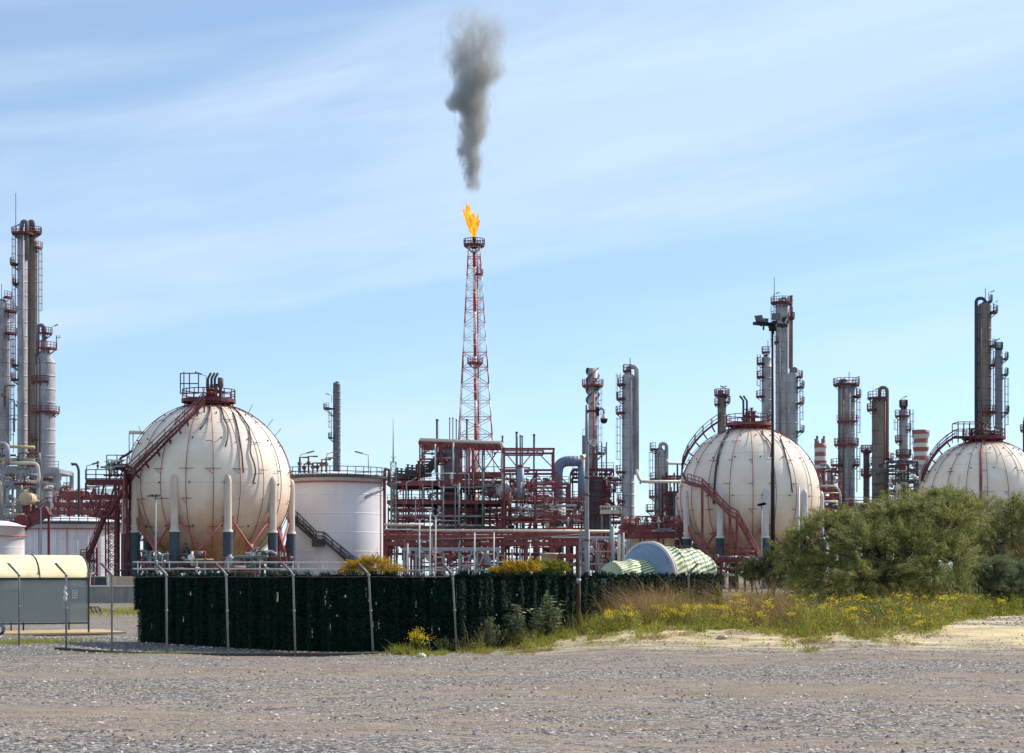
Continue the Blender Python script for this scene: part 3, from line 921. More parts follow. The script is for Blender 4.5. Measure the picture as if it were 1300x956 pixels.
for q in (488.5,):
    m = MB(); x = X(q, cy - 1)
    m.tube([(x, cy - 1.5, .3), (x, cy - 1.5, zr + .6), (x + .1, cy - 1.5, zr + 1.0), (x + .6, cy - 1.2, zr + .9), (x + .6, cy - 1.2, zr - .6)], .2, 8)
    m.build('foam_pipe', M['steel_red'], tk)
m = MB(); m.tube([cylpt(490, 619, .3), cylpt(480, 622, .3), cylpt(470, 626, .3), cylpt(461, 632, .3)], .1, 6); m.build('drain_hose', M['steel_grey'], tk)
for i in range(7):
    m = MB(); rr = random.Random(i); x = X(385 + i * 5.5, cy) ; p = V((x, cy - r * .6, zr + .3)); h = rr.uniform(1, 2.2)
    m.tube([p, p + V((0, 0, h)), p + V((1.2, 0, h))], .12, 7); m.sphere(p + V((0, 0, h * .6)), .3, 5); m.build('roof_valve', M[rr.choice(('steel_maroon', 'steel_dark', 'steel_red'))], tk)

tk2, cx2, cy2, r2, zr2 = storage_tank('wide low white tank behind the purple stair tower', 95, 63, 262, 662, ringrow=671, dome=7)
for i in range(12):
    m = MB(); a = R(-150 + i * 11); m.tube([(cx2 + (r2 + .3) * math.cos(a), cy2 + (r2 + .3) * math.sin(a), .3), (cx2 + (r2 + .3) * math.cos(a), cy2 + (r2 + .3) * math.sin(a), zr2 - 1.2)], .07, 6); m.build('drain_pipe', M['steel_white' if i % 3 else 'steel_rose'], tk2)
tk1 = storage_tank('low white tank cut by the left edge above the yellow shelter', -2, 32, 232, 668, rails=False, ringrow=680, dome=7)
storage_tank('short tan tank behind the blue ended vessel', 824, 23, 262, 684, 'tan_tank', rails=False, dome=3)
storage_tank('short tan tank between the first tan tank and sphere legs', 861, 14, 266, 684, 'tan_tank', rails=False, dome=2)
storage_tank('small tan drum tank standing behind the yellow bush', 697, 10, 205, 704, 'tan_tank', rails=False, dome=1)

# ------------------------------------------------------------------ purple stair tower at the first sphere
t = thing('stair_tower', 'purple steel stair tower with lattice legs left of the largest sphere', 'stair tower', (X(135, 204), 204, 0))
d = 204
for px in (110, 134, 147, 161):
    m = MB()
    wpx = 5 if px in (134,) else 0
    if px in (134, 110):
        top = 655 if px == 134 else 695
        for o in (0, 12 if px == 134 else 9):
            m.bar((X(px + o, d), d, 0), (X(px + o, d), d, Z(top, d)), .14); m.bar((X(px + o, d), d + 1.4, 0), (X(px + o, d), d + 1.4, Z(top, d)), .14)
        z = .3; w_ = X(px + (12 if px == 134 else 9), d) - X(px, d)
        while z < Z(top, d) - 1.1:
            for y in (d, d + 1.4):
                m.bar((X(px, d), y, z), (X(px, d) + w_, y, z + 1.1), .07); m.bar((X(px, d) + w_, y, z), (X(px, d), y, z + 1.1), .07)
                m.bar((X(px, d), y, z), (X(px, d) + w_, y, z), .07)
            z += 1.1
        m.build('lattice_leg', M['steel_maroon'], t)
    else:
        for y in (d, d + 1.6): m.beam((X(px, d), y, 0), (X(px, d), y, Z(600 if px == 161 else 612, d)), .26)
        m.build('post', M['steel_maroon'], t)
m = MB()
fl = [(104, 712), (131, 656), (137, 656)]
stair(m, [P(q, w_, d) for q, w_ in ((103, 713), (109, 713), (131, 657), (139, 657))], lambda p: V((0, 1, 0)), 1.2, .5)
m.build('staircase', M['steel_maroon'], t)
m = MB(); stair(m, [P(q, w_, d) for q, w_ in ((131, 657), (139, 655), (163, 613))], lambda p: V((0, -1, 0)), 1.2, .5); m.build('staircase', M['steel_maroon'], t)
for (a, b, row, th) in ((109, 162, 612, .6), (128, 150, 657, .3), (103, 116, 712, .3), (136, 162, 592, .3), (122, 160, 631, .25)):
    m = MB(); m.box((X((a + b) / 2, d), d + .9, Z(row, d)), (X(b, d) - X(a, d), 2.2, th)); pf = m.build('platform', M['steel_maroon'], t)
    m = MB(); rail(m, [P(a, row, d) + V((0, -.2, th / 2)), P(b, row, d) + V((0, -.2, th / 2))], 1.15, .05, 1.2); m.build('railing', M['steel_maroon'], pf)
for (a, b, c_, e) in ((111, 624, 122, 655), (122, 655, 133, 613), (147, 613, 133, 655), (139, 592, 139, 612), (158, 592, 158, 612), (109, 613, 109, 632)):
    m = MB(); m.bar(P(a, b, d), P(c_, e, d), .2); m.build('brace', M['steel_maroon'], t)
clutter(t, 120, 160, 585, 611, 203, 206, 16, ['steel_maroon', 'steel_dark', 'steel_grey', 'pipe_cream'], 4, lmax=3)
lamp(t, P(110, 611, d), 1.8, 1.2, 1)
pipes(t, [([(164, 549, 212), (190, 549, 212)], 2.4, 'pipe_cream'), ([(169, 551, 212), (169, 600, 212)], .6, 'steel_dark'), ([(164, 551, 213), (164, 600, 213)], .6, 'steel_dark'),
          ([(150, 590, d), (153, 581, d), (160, 578, d), (168, 572, d)], 1.6, 'steel_dark'), ([(157, 600, d - 2), (157, 724, d - 2), (150, 724, d - 2)], 1.0, 'steel_red'), ([(152, 648, d), (152, 640, d), (148, 640, d), (148, 700, d)], .8, 'steel_rose')])
for px in (192, 198):
    pass

# ------------------------------------------------------------------ left plant
column('distillation_column', 'grey column cut off by the left edge of the picture', 'column', 3, 352, 18, 381, 'clad', plats=((379, 'r', 10), (397, 'r', 9), (425, 'r', 9)), lad=[('r', 425, 379), ('r', 560, 430)], rod=(2, 383, 360))
column('distillation_column', 'tallest grey column at far left with galleries on its left', 'column', 28.5, 340, 12.5, 294, 'clad', plats=((298, 'a', 7), (337, 'l', 9), (362, 'l', 6), (465, 'l', 8), (483, 'l', 8)), lad=[('l', 483, 300)], lampx=[(19, 296, 1)], rod=(20, 290, 245), extra=[(3, 1.3, 290, 600, 'clad')], pipe=(6, 2.6, 'clad_dark', 279, 330))
column('distillation_column', 'slim column with brown overhead pipe just right of the tallest one', 'column', 42.5, 344, 10, 296, 'clad_brown', plats=((297, 'a', 5), (316, 'r', 6, 'steel_red')), pipe=(-4.5, 2.7, 'pipe_brown', 279, 600), lad=[('r', 410, 318)], lampx=[(36, 292, 1)])
column('distillation_column', 'thick grey column with narrow neck and red galleries at left', 'column', 57, 330, 26, 426, 'clad', plats=((425, 'rf', 8), (444, 'rf', 9, 'steel_red'), (487, 'lf', 4), (525, 'f', 5), (525, 'r', 5, 'steel_red'), (560, 'l', 5), (610, 'rf', 7)), cone=(446, 11), pipe=(-8, 2.6, 'clad_dark', 411, 470), lad=[('r', 445, 426)], lampx=[(66, 424, 1)], extra=[(-9, 1.5, 450, 640, 'pipe_brown'), (-3, .6, 455, 640, 'steel_maroon')])
fr = steel_frame('pipe_rack', 'grey steel pipe rack with bent pipes under the far left columns', 'pipe rack', 296, 9, [4, 27, 51.5, 74], [(598, -12, 75, .9), (614, -12, 56, .8), (640, -12, 75, .6), (655, -12, 75, .5)], 596, mat='steel_grey', pw=.7, rails=(598,))
pipes(fr, [([(-6, 564, 292), (9.5, 564, 292), (9.5, 590, 292)], 3.4, 'clad'), ([(-6, 588, 293), (48, 588, 293), (50, 612, 293), (28, 612, 293)], 2.1, 'pipe_cream'),
           ([(-6, 584, 298), (24, 584, 298), (44, 584, 298)], 1.8, 'pipe_yellow'), ([(12, 567, 300), (44, 568, 300)], 1.9, 'pipe_yellow'), ([(35, 574, 299), (35, 583, 299)], 1.6, 'clad'), ([(-6, 578, 299), (20, 578, 299)], 1.4, 'steel_dark'),
           ([(-5, 610, 294), (1, 612, 294), (3, 640, 294)], 1.6, 'pipe_cream'), ([(27.5, 616, 291), (27.5, 624, 291)], 1.0, 'pipe_yellow'), ([(39, 640, 291), (39, 650, 291)], .8, 'pipe_yellow'), ([(4, 653, 290), (31, 653, 290)], .9, 'pipe_yellow')])
clutter(fr, -10, 50, 575, 656, 292, 306, 46, ['steel_dark', 'steel_maroon', 'clad', 'pipe_brown', 'steel_grey', 'pipe_cream'], 11)
clutter(fr, 0, 52, 480, 580, 346, 356, 22, ['steel_dark', 'steel_maroon', 'clad_dark', 'pipe_brown', 'steel_grey'], 12)
# drum with its round end towards us
def drum(label, px, row, rpx, d, L, mat, name='drum_vessel', ax='y', cat='vessel', flange=True):
    s = S(d); r = rpx * s; c = P(px, row, d)
    t = thing(name, label, cat, (c.x, c.y, 0))
    u = V((0, 1, 0)) if ax == 'y' else V((1, 0, 0)) if ax == 'x' else V(ax).normalized()
    pts = [c]; rs = [.02]
    for i in range(1, 6):
        a = PI / 2 * i / 5; pts.append(c + u * (r * .35 * (1 - math.cos(a)))); rs.append(r * math.sin(a))
    pts += [c + u * (L)]; rs += [r]
    for i in range(1, 6):
        a = PI / 2 * i / 5; pts.append(c + u * (L + r * .35 * math.sin(a))); rs.append(max(.02, r * math.cos(a)))
    m = MB(); m.tube(pts, rs, 28, False); m.build('shell', M[mat], t)
    if flange:
        m = MB(); m.tube([c + u * r * .3, c + u * (r * .3 + .18)], r * 1.1, 28); m.build('flange', M[mat], t)
    for k in (.2, .8):
        m = MB(); q = c + u * L * k; m.box((q.x, q.y, (q.z - r) / 2), (1.0 if ax == 'y' else .4, .4 if ax == 'y' else 1.4, q.z - r * .6)); m.build('saddle_leg', M['steel_maroon'], t)
    m = MB(); q = c + u * L * .3; m.tube([q + V((0, 0, r * .8)), q + V((0, 0, r * 1.6))], r * .14, 8); m.tube([q + V((0, 0, r * 1.5)), q + V((0, 0, r * 1.6))], r * .24, 8); m.build('nozzle', M['pipe_yellow'], t)
    return t
drum('drum with a pale round end facing the camera under the left rack', 31.5, 632.5, 8, 290, 5, 'tan_tank')
t = thing('gooseneck_vent', 'dark gooseneck vent pipe standing alone against the sky', 'vent pipe', (X(99, 280), 280, 0))
m = MB(); m.tube(rounded([P(100, 730, 280), P(100, 596, 280), P(97, 589, 280), P(91.5, 589.5, 280)], 1.2, 6), 1.7 * S(280), 10); m.build('stack_pipe', M['steel_dark'], t)
m = MB(); m.tube([P(92.3, 589, 280), P(90.7, 589.6, 280)], 2.1 * S(280), 10); m.build('outlet', M['steel_dark'], t)
ut = steel_frame('pipe_rack', 'red and dark low pipe rack behind the wide low white tank', 'pipe rack', 284, 6, [74, 88, 104, 122, 150], [(628, 76, 106, 1.3), (641, 70, 160, .5), (650, 60, 160, .5), (632, 104, 160, .4)], 630, mat='steel_red', rails=(650, 641, 632))
clutter(ut, 58, 160, 618, 654, 282, 292, 52, ['steel_red', 'steel_dark', 'steel_rose', 'pipe_cream', 'steel_grey', 'tan_tank'], 14, lmax=5)
t = thing('scaffold_mast', 'thin tube scaffold against the sky beside the gooseneck vent', 'scaffold', (X(82, 300), 300, 0))
for px in (77, 81, 85, 88):
    m = MB(); m.tube([P(px, 729, 300), P(px, 612 if px != 85 else 604, 300)], .07, 5); m.build('upright', M['steel_dark'], t)
for row in (616, 620, 624):
    m = MB(); m.tube([P(74, row, 300), P(92, row, 300)], .06, 5); m.build('ledger', M['steel_dark'], t)
t = thing('walkway', 'sloping purple covered walkway crossing above the two low white tanks', 'walkway', (X(46, 236), 236, 0))
m = MB(); a, b = P(28, 668, 236), P(62, 648, 236)
m.bar(a, b, 1.6, 1.3); m.build('gangway', M['steel_maroon'], t)
m = MB(); rail(m, [a + V((0, -.8, .6)), b + V((0, -.8, .6))], 1.1, .05, 1.3); m.build('railing', M['steel_maroon'], t)
for q in (a, b): 
    m = MB(); m.bar(q, (q.x, q.y, 0), .3); m.build('post', M['steel_maroon'], t)
m = MB(); q = P(30, 664, 236); m.tube([q, q + V((0, -1.2, 0))], 1.1, 12); m.build('junction_drum', M['steel_maroon'], t)
# ------------------------------------------------------------------ chimney behind the tall tank
column('chimney', 'slim grey chimney with bulging top rising behind tall white tank', 'chimney', 427.5, 400, 9.5, 486, 'clad_dark', plats=((520, 'l', 12, 'steel_dark'), (557, 'l', 6, 'steel_dark')), flat=True, lad=[('l', 556, 522)], lampx=[(421, 511, -1)], ring=9, cone=(491, 9))
t = thing('lattice_mast', 'thin grey green lattice mast with a spike right of tall white tank', 'mast', (X(499, 238), 238, 0))
d = 238; a, b = X(496, d), X(502.5, d)
for i, (x, y) in enumerate(((a, d), (b, d), (a, d + .7), (b, d + .7))):
    m = MB(); m.bar((x, y, 0), (x, y, Z(586, d)), .1); m.build('chord', M['steel_green'], t)
m = MB(); z = .2
while z < Z(587, d):
    m.bar((a, d, z), (b, d, z + .9), .06); m.bar((b, d, z), (a, d, z + .9), .06); m.bar((a, d, z), (b, d, z), .06); z += .9
m.build('lattice', M['steel_green'], t)
m = MB(); m.tube([(X(499, d), d + .3, Z(588, d)), (X(499, d), d + .3, Z(532, d))], [.11, .05], 6); m.build('spike', M['steel_grey'], t)

# ------------------------------------------------------------------ central unit
c1 = steel_frame('process_structure', 'large maroon steel structure with furnace below the flare tower', 'steel structure', 330, 16,
    [(497, 612), (512, 612), (533, 558), (560, 558), (583, 556), (613, 560), (637, 562)],
    [(562, 532, 638, .7), (583, 533, 566, .35), (601, 583, 638, .5), (614, 492, 640, .85), (638, 492, 640, .6), (655, 497, 640, .25), (669, 492, 640, .4)], 560, mat='steel_red', rows=3,
    rails=(614, 638, 655), braces=[(595, 563, 613, 600), (613, 563, 595, 600), (613, 565, 637, 600), (637, 565, 613, 600), (595, 602, 637, 636), (637, 602, 605, 634), (512, 618, 497, 636), (512, 640, 533, 668), (533, 640, 512, 668), (560, 640, 583, 668), (533, 580, 560, 560), (533, 616, 560, 636)], decks=(614, 638))
# furnace shaft and sloping flue
m = MB(); xa, xb = X(564, 338), X(583, 338)
m.box(((xa + xb) / 2, 341, (Z(560, 338) + 6) / 2), (xb - xa, 6, Z(560, 338) - 6))
for row in range(566, 700, 9): m.box(((xa + xb) / 2, 341, Z(row, 338)), (xb - xa + .3, 6.3, .25))
m.build('furnace_shaft', M['clad_dark'], c1)
m = MB(); m.bar(P(538, 603, 338), P(563, 574, 338), 2.2, 1.5); m.build('flue', M['steel_dark'], c1)
m = MB()
for i in range(16):
    q = P(499 + i * 2.7, 613 - i * .55, 334); h_ = 1.0 + (i * 7 % 5) * .38 + i * .05; m.tube([q, q + V((0, 0, h_))], .2, 8); m.tube([q + V((-.5, 0, h_ * .8)), q + V((.6, 0, h_ * .8))], .16, 8); m.tube([q + V((0, 0, h_)), q + V((0, 0, h_ + .12))], .36, 8)
m.build('burner_manifold', M['steel_dark'], c1)
m = MB(); m.tube([P(503, 609, 336), P(530, 607, 336), P(534, 603, 336), P(548, 602, 336)], .5, 12); m.tube([P(516, 603.5, 337), P(530, 603.5, 337), P(545, 599, 337)], .42, 12); m.build('header_pipe', M['steel_dark'], c1)
pipes(c1, [([(533, 558, 327), (636, 562, 327), (638.5, 568, 327), (638.5, 672, 327)], 2.1, 'pipe_cream'), ([(590.5, 571, 326), (590.5, 674, 326)], .8, 'steel_green'), ([(613, 573, 326), (613, 674, 326)], 1.5, 'steel_green'),
           ([(575.5, 562, 326), (575.5, 601, 326)], 1.0, 'steel_white'), ([(540, 601, 325), (579, 601, 325)], .6, 'steel_white'), ([(552.5, 564, 326), (552.5, 600, 326)], .9, 'steel_white'), ([(516, 640, 325), (516, 612, 325), (524, 610, 325), (529, 606, 325)], .8, 'clad'),
           ([(583, 613, 325), (583, 674, 325)], 1.1, 'steel_grey'), ([(578, 619, 325), (578, 674, 325)], .8, 'steel_grey'), ([(563, 616, 325), (563, 674, 325)], .8, 'steel_grey'), ([(605, 640, 330), (605, 700, 330)], 2.6, 'steel_dark'), ([(609, 640, 333), (609, 700, 333)], 2.4, 'sleeve'), ([(552, 640, 333), (552, 700, 333)], 2.2, 'sleeve'), ([(596, 562, 340), (596, 700, 340)], 1.6, 'steel_rose'), ([(601, 562, 342), (601, 700, 342)], 2.4, 'steel_rose')])
clutter(c1, 495, 640, 618, 668, 328, 345, 48, ['steel_red', 'steel_dark', 'steel_maroon', 'steel_grey', 'steel_dark', 'pipe_cream'], 21, lmax=7)
clutter(c1, 534, 636, 563, 612, 331, 345, 20, ['steel_red', 'steel_dark', 'steel_maroon', 'steel_grey', 'clad_dark'], 22, lmax=7)
clutter(c1, 497, 640, 600, 668, 325, 329, 22, ['steel_white', 'clad', 'pipe_cream', 'steel_grey'], 23, lmax=8, rmax=.18)
drum('horizontal brown drum with round pale end inside the central steel structure', 640, 623, 8.5, 322, 4, 'clad')
drum('long dark drum lying across the central structure beside the round ended one', 614, 623, 7, 331, 6, 'clad_brown', ax='x', flange=False)
stacks = [(555, 532, 1.6, 345, 560), (571, 530, .8, 345, 560), (575, 530, .8, 345, 560), (579.3, 532, .8, 345, 560), (583, 534, .8, 345, 560), (593, 532, 1.6, 350, 560), (638, 553, 1.2, 345, 600), (656, 548, 1.6, 345, 600), (660.5, 552, 1.0, 345, 600), (663, 553, 1.0, 345, 600), (678, 551, 1.4, 345, 620)]
for i, (px, row, pr, d, b) in enumerate(stacks):
    lab = ['thick lone vent stack above the cream pipe', 'leftmost of the four thin vent stacks left of the flare tower', 'second from left of the four thin vent stacks', 'third from left of the four thin vent stacks', 'rightmost of the four thin vent stacks', 'grey vent stack just inside the left leg of flare tower', 'vent stack right of flare tower at the structure corner', 'thickest of the close vent stacks over the open red frame', 'thin vent stack right beside the thickest one', 'thin vent stack last of the close trio over the red frame', 'lone vent stack at the middle of the open red frame'][i]
    t = thing('vent_stack', lab, 'vent stack', (X(px, d), d, 0), 'vent stacks above the central unit')
    m = MB(); m.tube([(X(px, d), d, 0), P(px, row, d)], pr * S(d), 10); m.build('stack_pipe', M['clad_dark' if i % 3 else 'steel_dark'], t)
    m = MB(); m.tube([P(px, row + 2, d), P(px, row + .5, d)], pr * S(d) * 1.25, 10); m.build('rim', M['steel_dark'], t)

# right part of the central unit: open red frames
c2 = steel_frame('process_structure', 'open bright red steel frame with crossed braces right of the central unit', 'steel structure', 322, 12,
    [(640, 568), (681, 597), (703, 570)], [(570, 638, 703.5, .4), (572.5, 638, 690, .25), (597, 638, 703, .4), (594, 640, 672, .25), (634, 636, 705, .45), (657, 636, 705, .45), (672, 636, 705, .4)], 570, mat='steel_red',
    braces=[(640, 573, 657, 594), (664, 590, 678, 573), (680, 572, 702, 594), (640, 600, 657, 632), (680, 600, 703, 632), (703, 600, 680, 632), (663, 632, 680, 600), (681, 660, 703, 640)], rails=(634, 657), pw=.4)
pipes(c2, [([(661, 594, 318), (661, 633, 318)], 4.4, 'duct_blue'), ([(661, 590, 318), (661, 594.5, 318)], 3.6, 'steel_red'), ([(648, 600, 325), (648, 672, 325)], 1.4, 'steel_dark')])
clutter(c2, 640, 704, 608, 672, 318, 336, 72, ['steel_red', 'steel_dark', 'steel_rose', 'steel_grey', 'steel_white', 'steel_red', 'clad_dark'], 31, lmax=6)
c3 = steel_frame('process_structure', 'low red steel deck with handrails under the big blue duct', 'steel structure', 312, 12,
    [704, (722, 615), 742], [(615, 668, 722, .45), (634, 690, 742, .45), (657, 690, 742, .5), (671, 690, 745, .3)], 634, mat='steel_red', rails=(634, 657, 615), braces=[(706, 600, 722, 616), (706, 618, 722, 633), (724, 636, 742, 656), (724, 656, 742, 636)], pw=.5)
clutter(c2, 642, 704, 612, 670, 316, 320, 20, ['steel_white', 'clad', 'pipe_cream', 'steel_rose'], 33, lmax=7, rmax=.18)
clutter(c3, 690, 744, 636, 672, 308, 322, 60, ['steel_red', 'steel_rose', 'steel_dark', 'pipe_cream', 'steel_grey', 'clad'], 32, lmax=4)
t = thing('flue_duct', 'large blue grey duct bent like an upside down U', 'duct', (X(724, 330), 330, 0))
d = 330; m = MB(); m.tube(rounded([P(708, 640, d), P(708, 585.5, d), P(738, 585.5, d)], 3.2, 10), 6.6 * S(d), 20)
for row in range(598, 638, 8): m.tube([P(708, row, d), P(708, row + .8, d)], 7.0 * S(d), 20)
for px in (718, 723, 728, 733): m.tube([P(px, 585.5, d), P(px + .8, 585.5, d)], 7.0 * S(d), 20)
m.build('duct', M['duct_blue'], t)
m = MB(); m.tube([P(738.5, 581, d), P(738.5, 646, d)], 5.0 * S(d), 20)
m.build('downcomer', M['duct_blue'], t)
m = MB(); m.tube([(X(708, d), d, 0), P(708, 641, d)], 1.2, 12); m.build('support', M['steel_dark'], t)
# stack with helical strakes and its furnace
def strake_stack():
    d = 350; s = S(d); px = 752.5
    t = thing('chimney', 'grey chimney with spiral fins at its top and red galleries', 'chimney', (X(px, d), d, 0))
    cx = X(px, d); m = MB(); prof = [(7.5 * s, 20), (7.2 * s, Z(600, d))]
    for row in range(590, 470, -12): prof += [(6.4 * s, Z(row, d)), (6.75 * s, Z(row - 1, d)), (6.75 * s, Z(row - 1.8, d)), (6.3 * s, Z(row - 2, d))]
    prof += [(6.2 * s, Z(468, d)), (5.6 * s, Z(468, d)), (5.6 * s, Z(475, d)), (.01, Z(475, d))]
    m.lathe(prof, (cx, d, 0), 28); m.build('shell', M['clad'], t)
    for k in range(3):
        m = MB(); vs = []; n = 44
        for i in range(n + 1):
            a = 2 * PI * k / 3 + i / n * 2 * PI * 1.25; z = Z(514 - 46 * i / n, d)
            for rr in (6.0 * s, 9.0 * s):
                for dz in (0, .12): vs.append((cx + rr * math.cos(a + dz * .3), d + rr * math.sin(a + dz * .3), z + dz))
        fs = []
        for i in range(n):
            b = i * 4
            for (p, q) in ((0, 2), (2, 3), (3, 1), (1, 0)): fs.append((b + p, b + q, b + 4 + q, b + 4 + p))
        m.add(vs, fs); m.build('spiral_fin', M['clad_dark'], t)
    platform(t, cx, d, 6.4 * s, Z(491, d), 0, 2 * PI, 7 * s, 'steel_red', 1.2)
    platform(t, cx, d, 6.4 * s, Z(577, d), R(-70), R(60), 10 * s, 'steel_maroon', 1.2)
    platform(t, cx, d, 6.4 * s, Z(577, d), R(130), R(230), 5 * s, 'steel_maroon', 1.2)
    pipes(t, [([(754, 500, 347), (754, 596, 347)], 1.1, 'steel_rose'), ([(757, 545, 347), (757, 596, 347)], .8, 'steel_maroon')])
    ladder(t, (cx + 7.4 * s, d), Z(576, d), Z(492, d), (1, 0))
    m = MB(); m.tube([P(742.5, 600, 346), P(742.5, 553, 346)], 3.6 * s, 14); m.build('side_duct', M['clad_dark'], t)
    q = P(740, 553, 346); lamp(t, q, 1.2, .8, 1)
strake_stack()
fu = steel_frame('furnace', 'dark furnace box wrapped in a purple truss below finned chimney', 'furnace', 338, 14, [727, (738, 600), 748, 768, (779, 597)],
    [(597, 727, 779, .5), (607, 727, 779, .5), (623, 740, 779, .4), (640, 727, 779, .5), (654, 727, 790, .4)], 597, mat='steel_maroon', rails=(597, 640, 623), rows=2, pw=.35,
    braces=[(727 + i * 6.5, 597, 733.5 + i * 6.5, 607) for i in range(8)] + [(733.5 + i * 6.5, 597, 727 + i * 6.5, 607) for i in range(8)])
m = MB(); xa, xb = X(745, 342), X(775, 342); m.box(((xa + xb) / 2, 346, (Z(605, 342) + 3) / 2), (xb - xa, 7, Z(605, 342) - 3))
for row in range(610, 690, 9): m.box(((xa + xb) / 2, 346, Z(row, 342)), (xb - xa + .4, 7.4, .3))
for px in range(746, 776, 6): m.box((X(px, 342), 342.4, Z(645, 342)), (.25, .3, 26))
m.build('casing', M['clad_dark'], fu)
clutter(fu, 762, 792, 605, 655, 333, 344, 44, ['steel_maroon', 'steel_dark', 'pipe_cream', 'clad', 'steel_red'], 41, lmax=4)
vm = thing('vent_manifold', 'row of cream mushroom vents on a white beam beside the furnace', 'vent manifold', (X(777, 318), 318, 0))
m = MB(); m.box((X(777, 318), 318, Z(650, 318)), (30 * S(318), 2, .7)); m.build('beam', M['pipe_cream'], vm)
for i in range(8):
    px = 763.5 + i * 3.8; m = MB(); m.tube([P(px, 649, 318), P(px, 642.5, 318)], .17, 8); m.tube([P(px, 644.5, 318), P(px, 641.8, 318)], [.5, .15], 10); m.build('vent', M['pipe_cream'], vm)
for px in (764, 775, 789):
    m = MB(); m.bar((X(px, 318), 318, 0), P(px, 651, 318), .35); m.build('post', M['steel_grey'], vm)

# ------------------------------------------------------------------ columns in the middle right
column('distillation_column', 'pale column with side pipe turning right towards the second sphere', 'column', 797.5, 300, 15.5, 474, 'clad', plats=((473, 'lf', 5), (490, 'l', 6), (508, 'l', 7), (526, 'l', 8), (601, 'l', 8), (638, 'l', 6)), pipe=(10.6, 3.0, 'clad', 463, 603), lad=[('l', 526, 474), ('l', 601, 530), ('l', 655, 603)], extra=[(3, .7, 480, 660, 'steel_grey')], rod=(800, 470, 454), ring=15)
t = thing('transfer_pipe', 'long cream pipe bridging from the pale column to the second sphere', 'pipe', (X(840, 297), 297, 0))
pipes(t, [([(808, 596, 297), (812, 611.5, 297), (868, 611.5, 297)], 2.0, 'pipe_cream'), ([(812, 611.5, 296.6), (814, 611.5, 296.6)], 3.2, 'steel_grey')])
for px in (832, 856):
    m = MB(); m.bar((X(px, 297), 297.6, 0), P(px, 613, 297.6), .3); m.build('post', M['steel_dark'], t)
column('distillation_column', 'stubby column left of second sphere with pipe elbow at its top', 'column', 838, 315, 14, 570, 'clad', plats=((572, 'l', 6), (610, 'l', 6), (632, 'l', 7), (650, 'l', 11)), pipe=(8, 2.4, 'clad', 561, 640), lad=[('l', 650, 573)], extra=[(-2, .8, 575, 690, 'pipe_brown')], ring=14)
t = thing('transfer_pipe', 'short cream pipe from stubby column elbow to second sphere', 'pipe', (X(856, 312), 312, 0))
pipes(t, [([(846, 583, 312), (848, 588.5, 312), (868, 588.5, 312)], 1.6, 'pipe_cream')])
m = MB(); m.bar((X(860, 312), 312.5, 0), P(860, 590, 312.5), .3); m.build('post', M['steel_dark'], t)
fr = steel_frame('process_structure', 'small dark red frame between the stubby column and second sphere', 'steel structure', 305, 8, [846, 856, 866], [(605, 846, 868, .4), (625, 846, 868, .4), (645, 846, 868, .5), (668, 846, 868, .5)], 600, mat='steel_maroon', rails=(645,))
m = MB(); m.box((X(856, 309), 310, Z(645, 309)), (16 * S(309), 3, 40 * S(309))); m.build('casing', M['steel_dark'], fr)
clutter(fr, 846, 868, 604, 670, 302, 312, 24, ['steel_maroon', 'steel_dark', 'steel_grey', 'clad'], 51, lmax=3)
lr = steel_frame('pipe_rack', 'low bright red pipe rack crowded with valves above the tan tanks', 'pipe rack', 245, 8, [793, 818, 842, 864], [(668, 790, 868, .5), (674, 790, 868, .6), (680, 795, 868, .5)], 674, mat='steel_red', rails=(668,), pw=.3)
clutter(lr, 792, 867, 656, 676, 243, 255, 80, ['steel_red', 'steel_rose', 'steel_grey', 'pipe_cream', 'steel_dark', 'clad'], 52, lmax=2.6, rmax=.14, vert=.6)

# ------------------------------------------------------------------ front pipe racks between tall tank and tarp vessel
d = 215
r1 = steel_frame('pipe_rack', 'long red pipe rack carrying cream pipes across the middle distance', 'pipe rack', d, 7, [491, 522, 556, 590, 637, 668, 700, 735, 760], [(677, 490, 762, .3), (682, 490, 762, .55), (690, 490, 762, .5)], 672, mat='steel_red', pw=.35, rows=2,
    braces=[(640 + i * 8, 692, 648 + i * 8, 681) for i in range(12)])
pipes(r1, [([(523, 673, 213), (781, 674.5, 213)], 1.6, 'pipe_cream'), ([(488, 666, 213), (538, 666, 213)], 1.5, 'pipe_cream'), ([(488, 672.5, 216), (540, 672.5, 216)], 1.0, 'steel_white'), ([(500, 686, 214), (640, 683, 214)], .9, 'pipe_brown'), ([(640, 686, 214), (742, 678, 214)], .7, 'pipe_brown'), ([(488, 679, 218), (650, 679, 218)], .7, 'steel_white'), ([(700, 682, 213), (785, 682.5, 213)], .8, 'steel_white')])
clutter(r1, 492, 770, 674, 712, 216, 224, 92, ['steel_red', 'steel_rose', 'steel_grey', 'steel_dark', 'steel_maroon', 'steel_maroon'], 61, lmax=6)
d = 205
r2 = steel_frame('pipe_rack', 'whitish steel goods frame with sloping struts in front of red rack', 'steel structure', d, 5, [513, (528, 696), (546, 676), (562, 696), 583, 606, 632, 650, 660], [(697, 512, 634, .4), (724, 512, 660, .2)], 697, mat='steel_grey', pw=.26,
    braces=[(586, 730, 600, 700), (600, 700, 612, 730), (604, 728, 616, 700), (616, 700, 628, 730), (582, 700, 584, 686), (652, 726, 662, 706)])
clutter(r2, 512, 640, 699, 728, 206, 214, 50, ['steel_grey', 'steel_white', 'steel_maroon', 'steel_dark', 'steel_red'], 62, lmax=4, rmax=.3)
d = 200
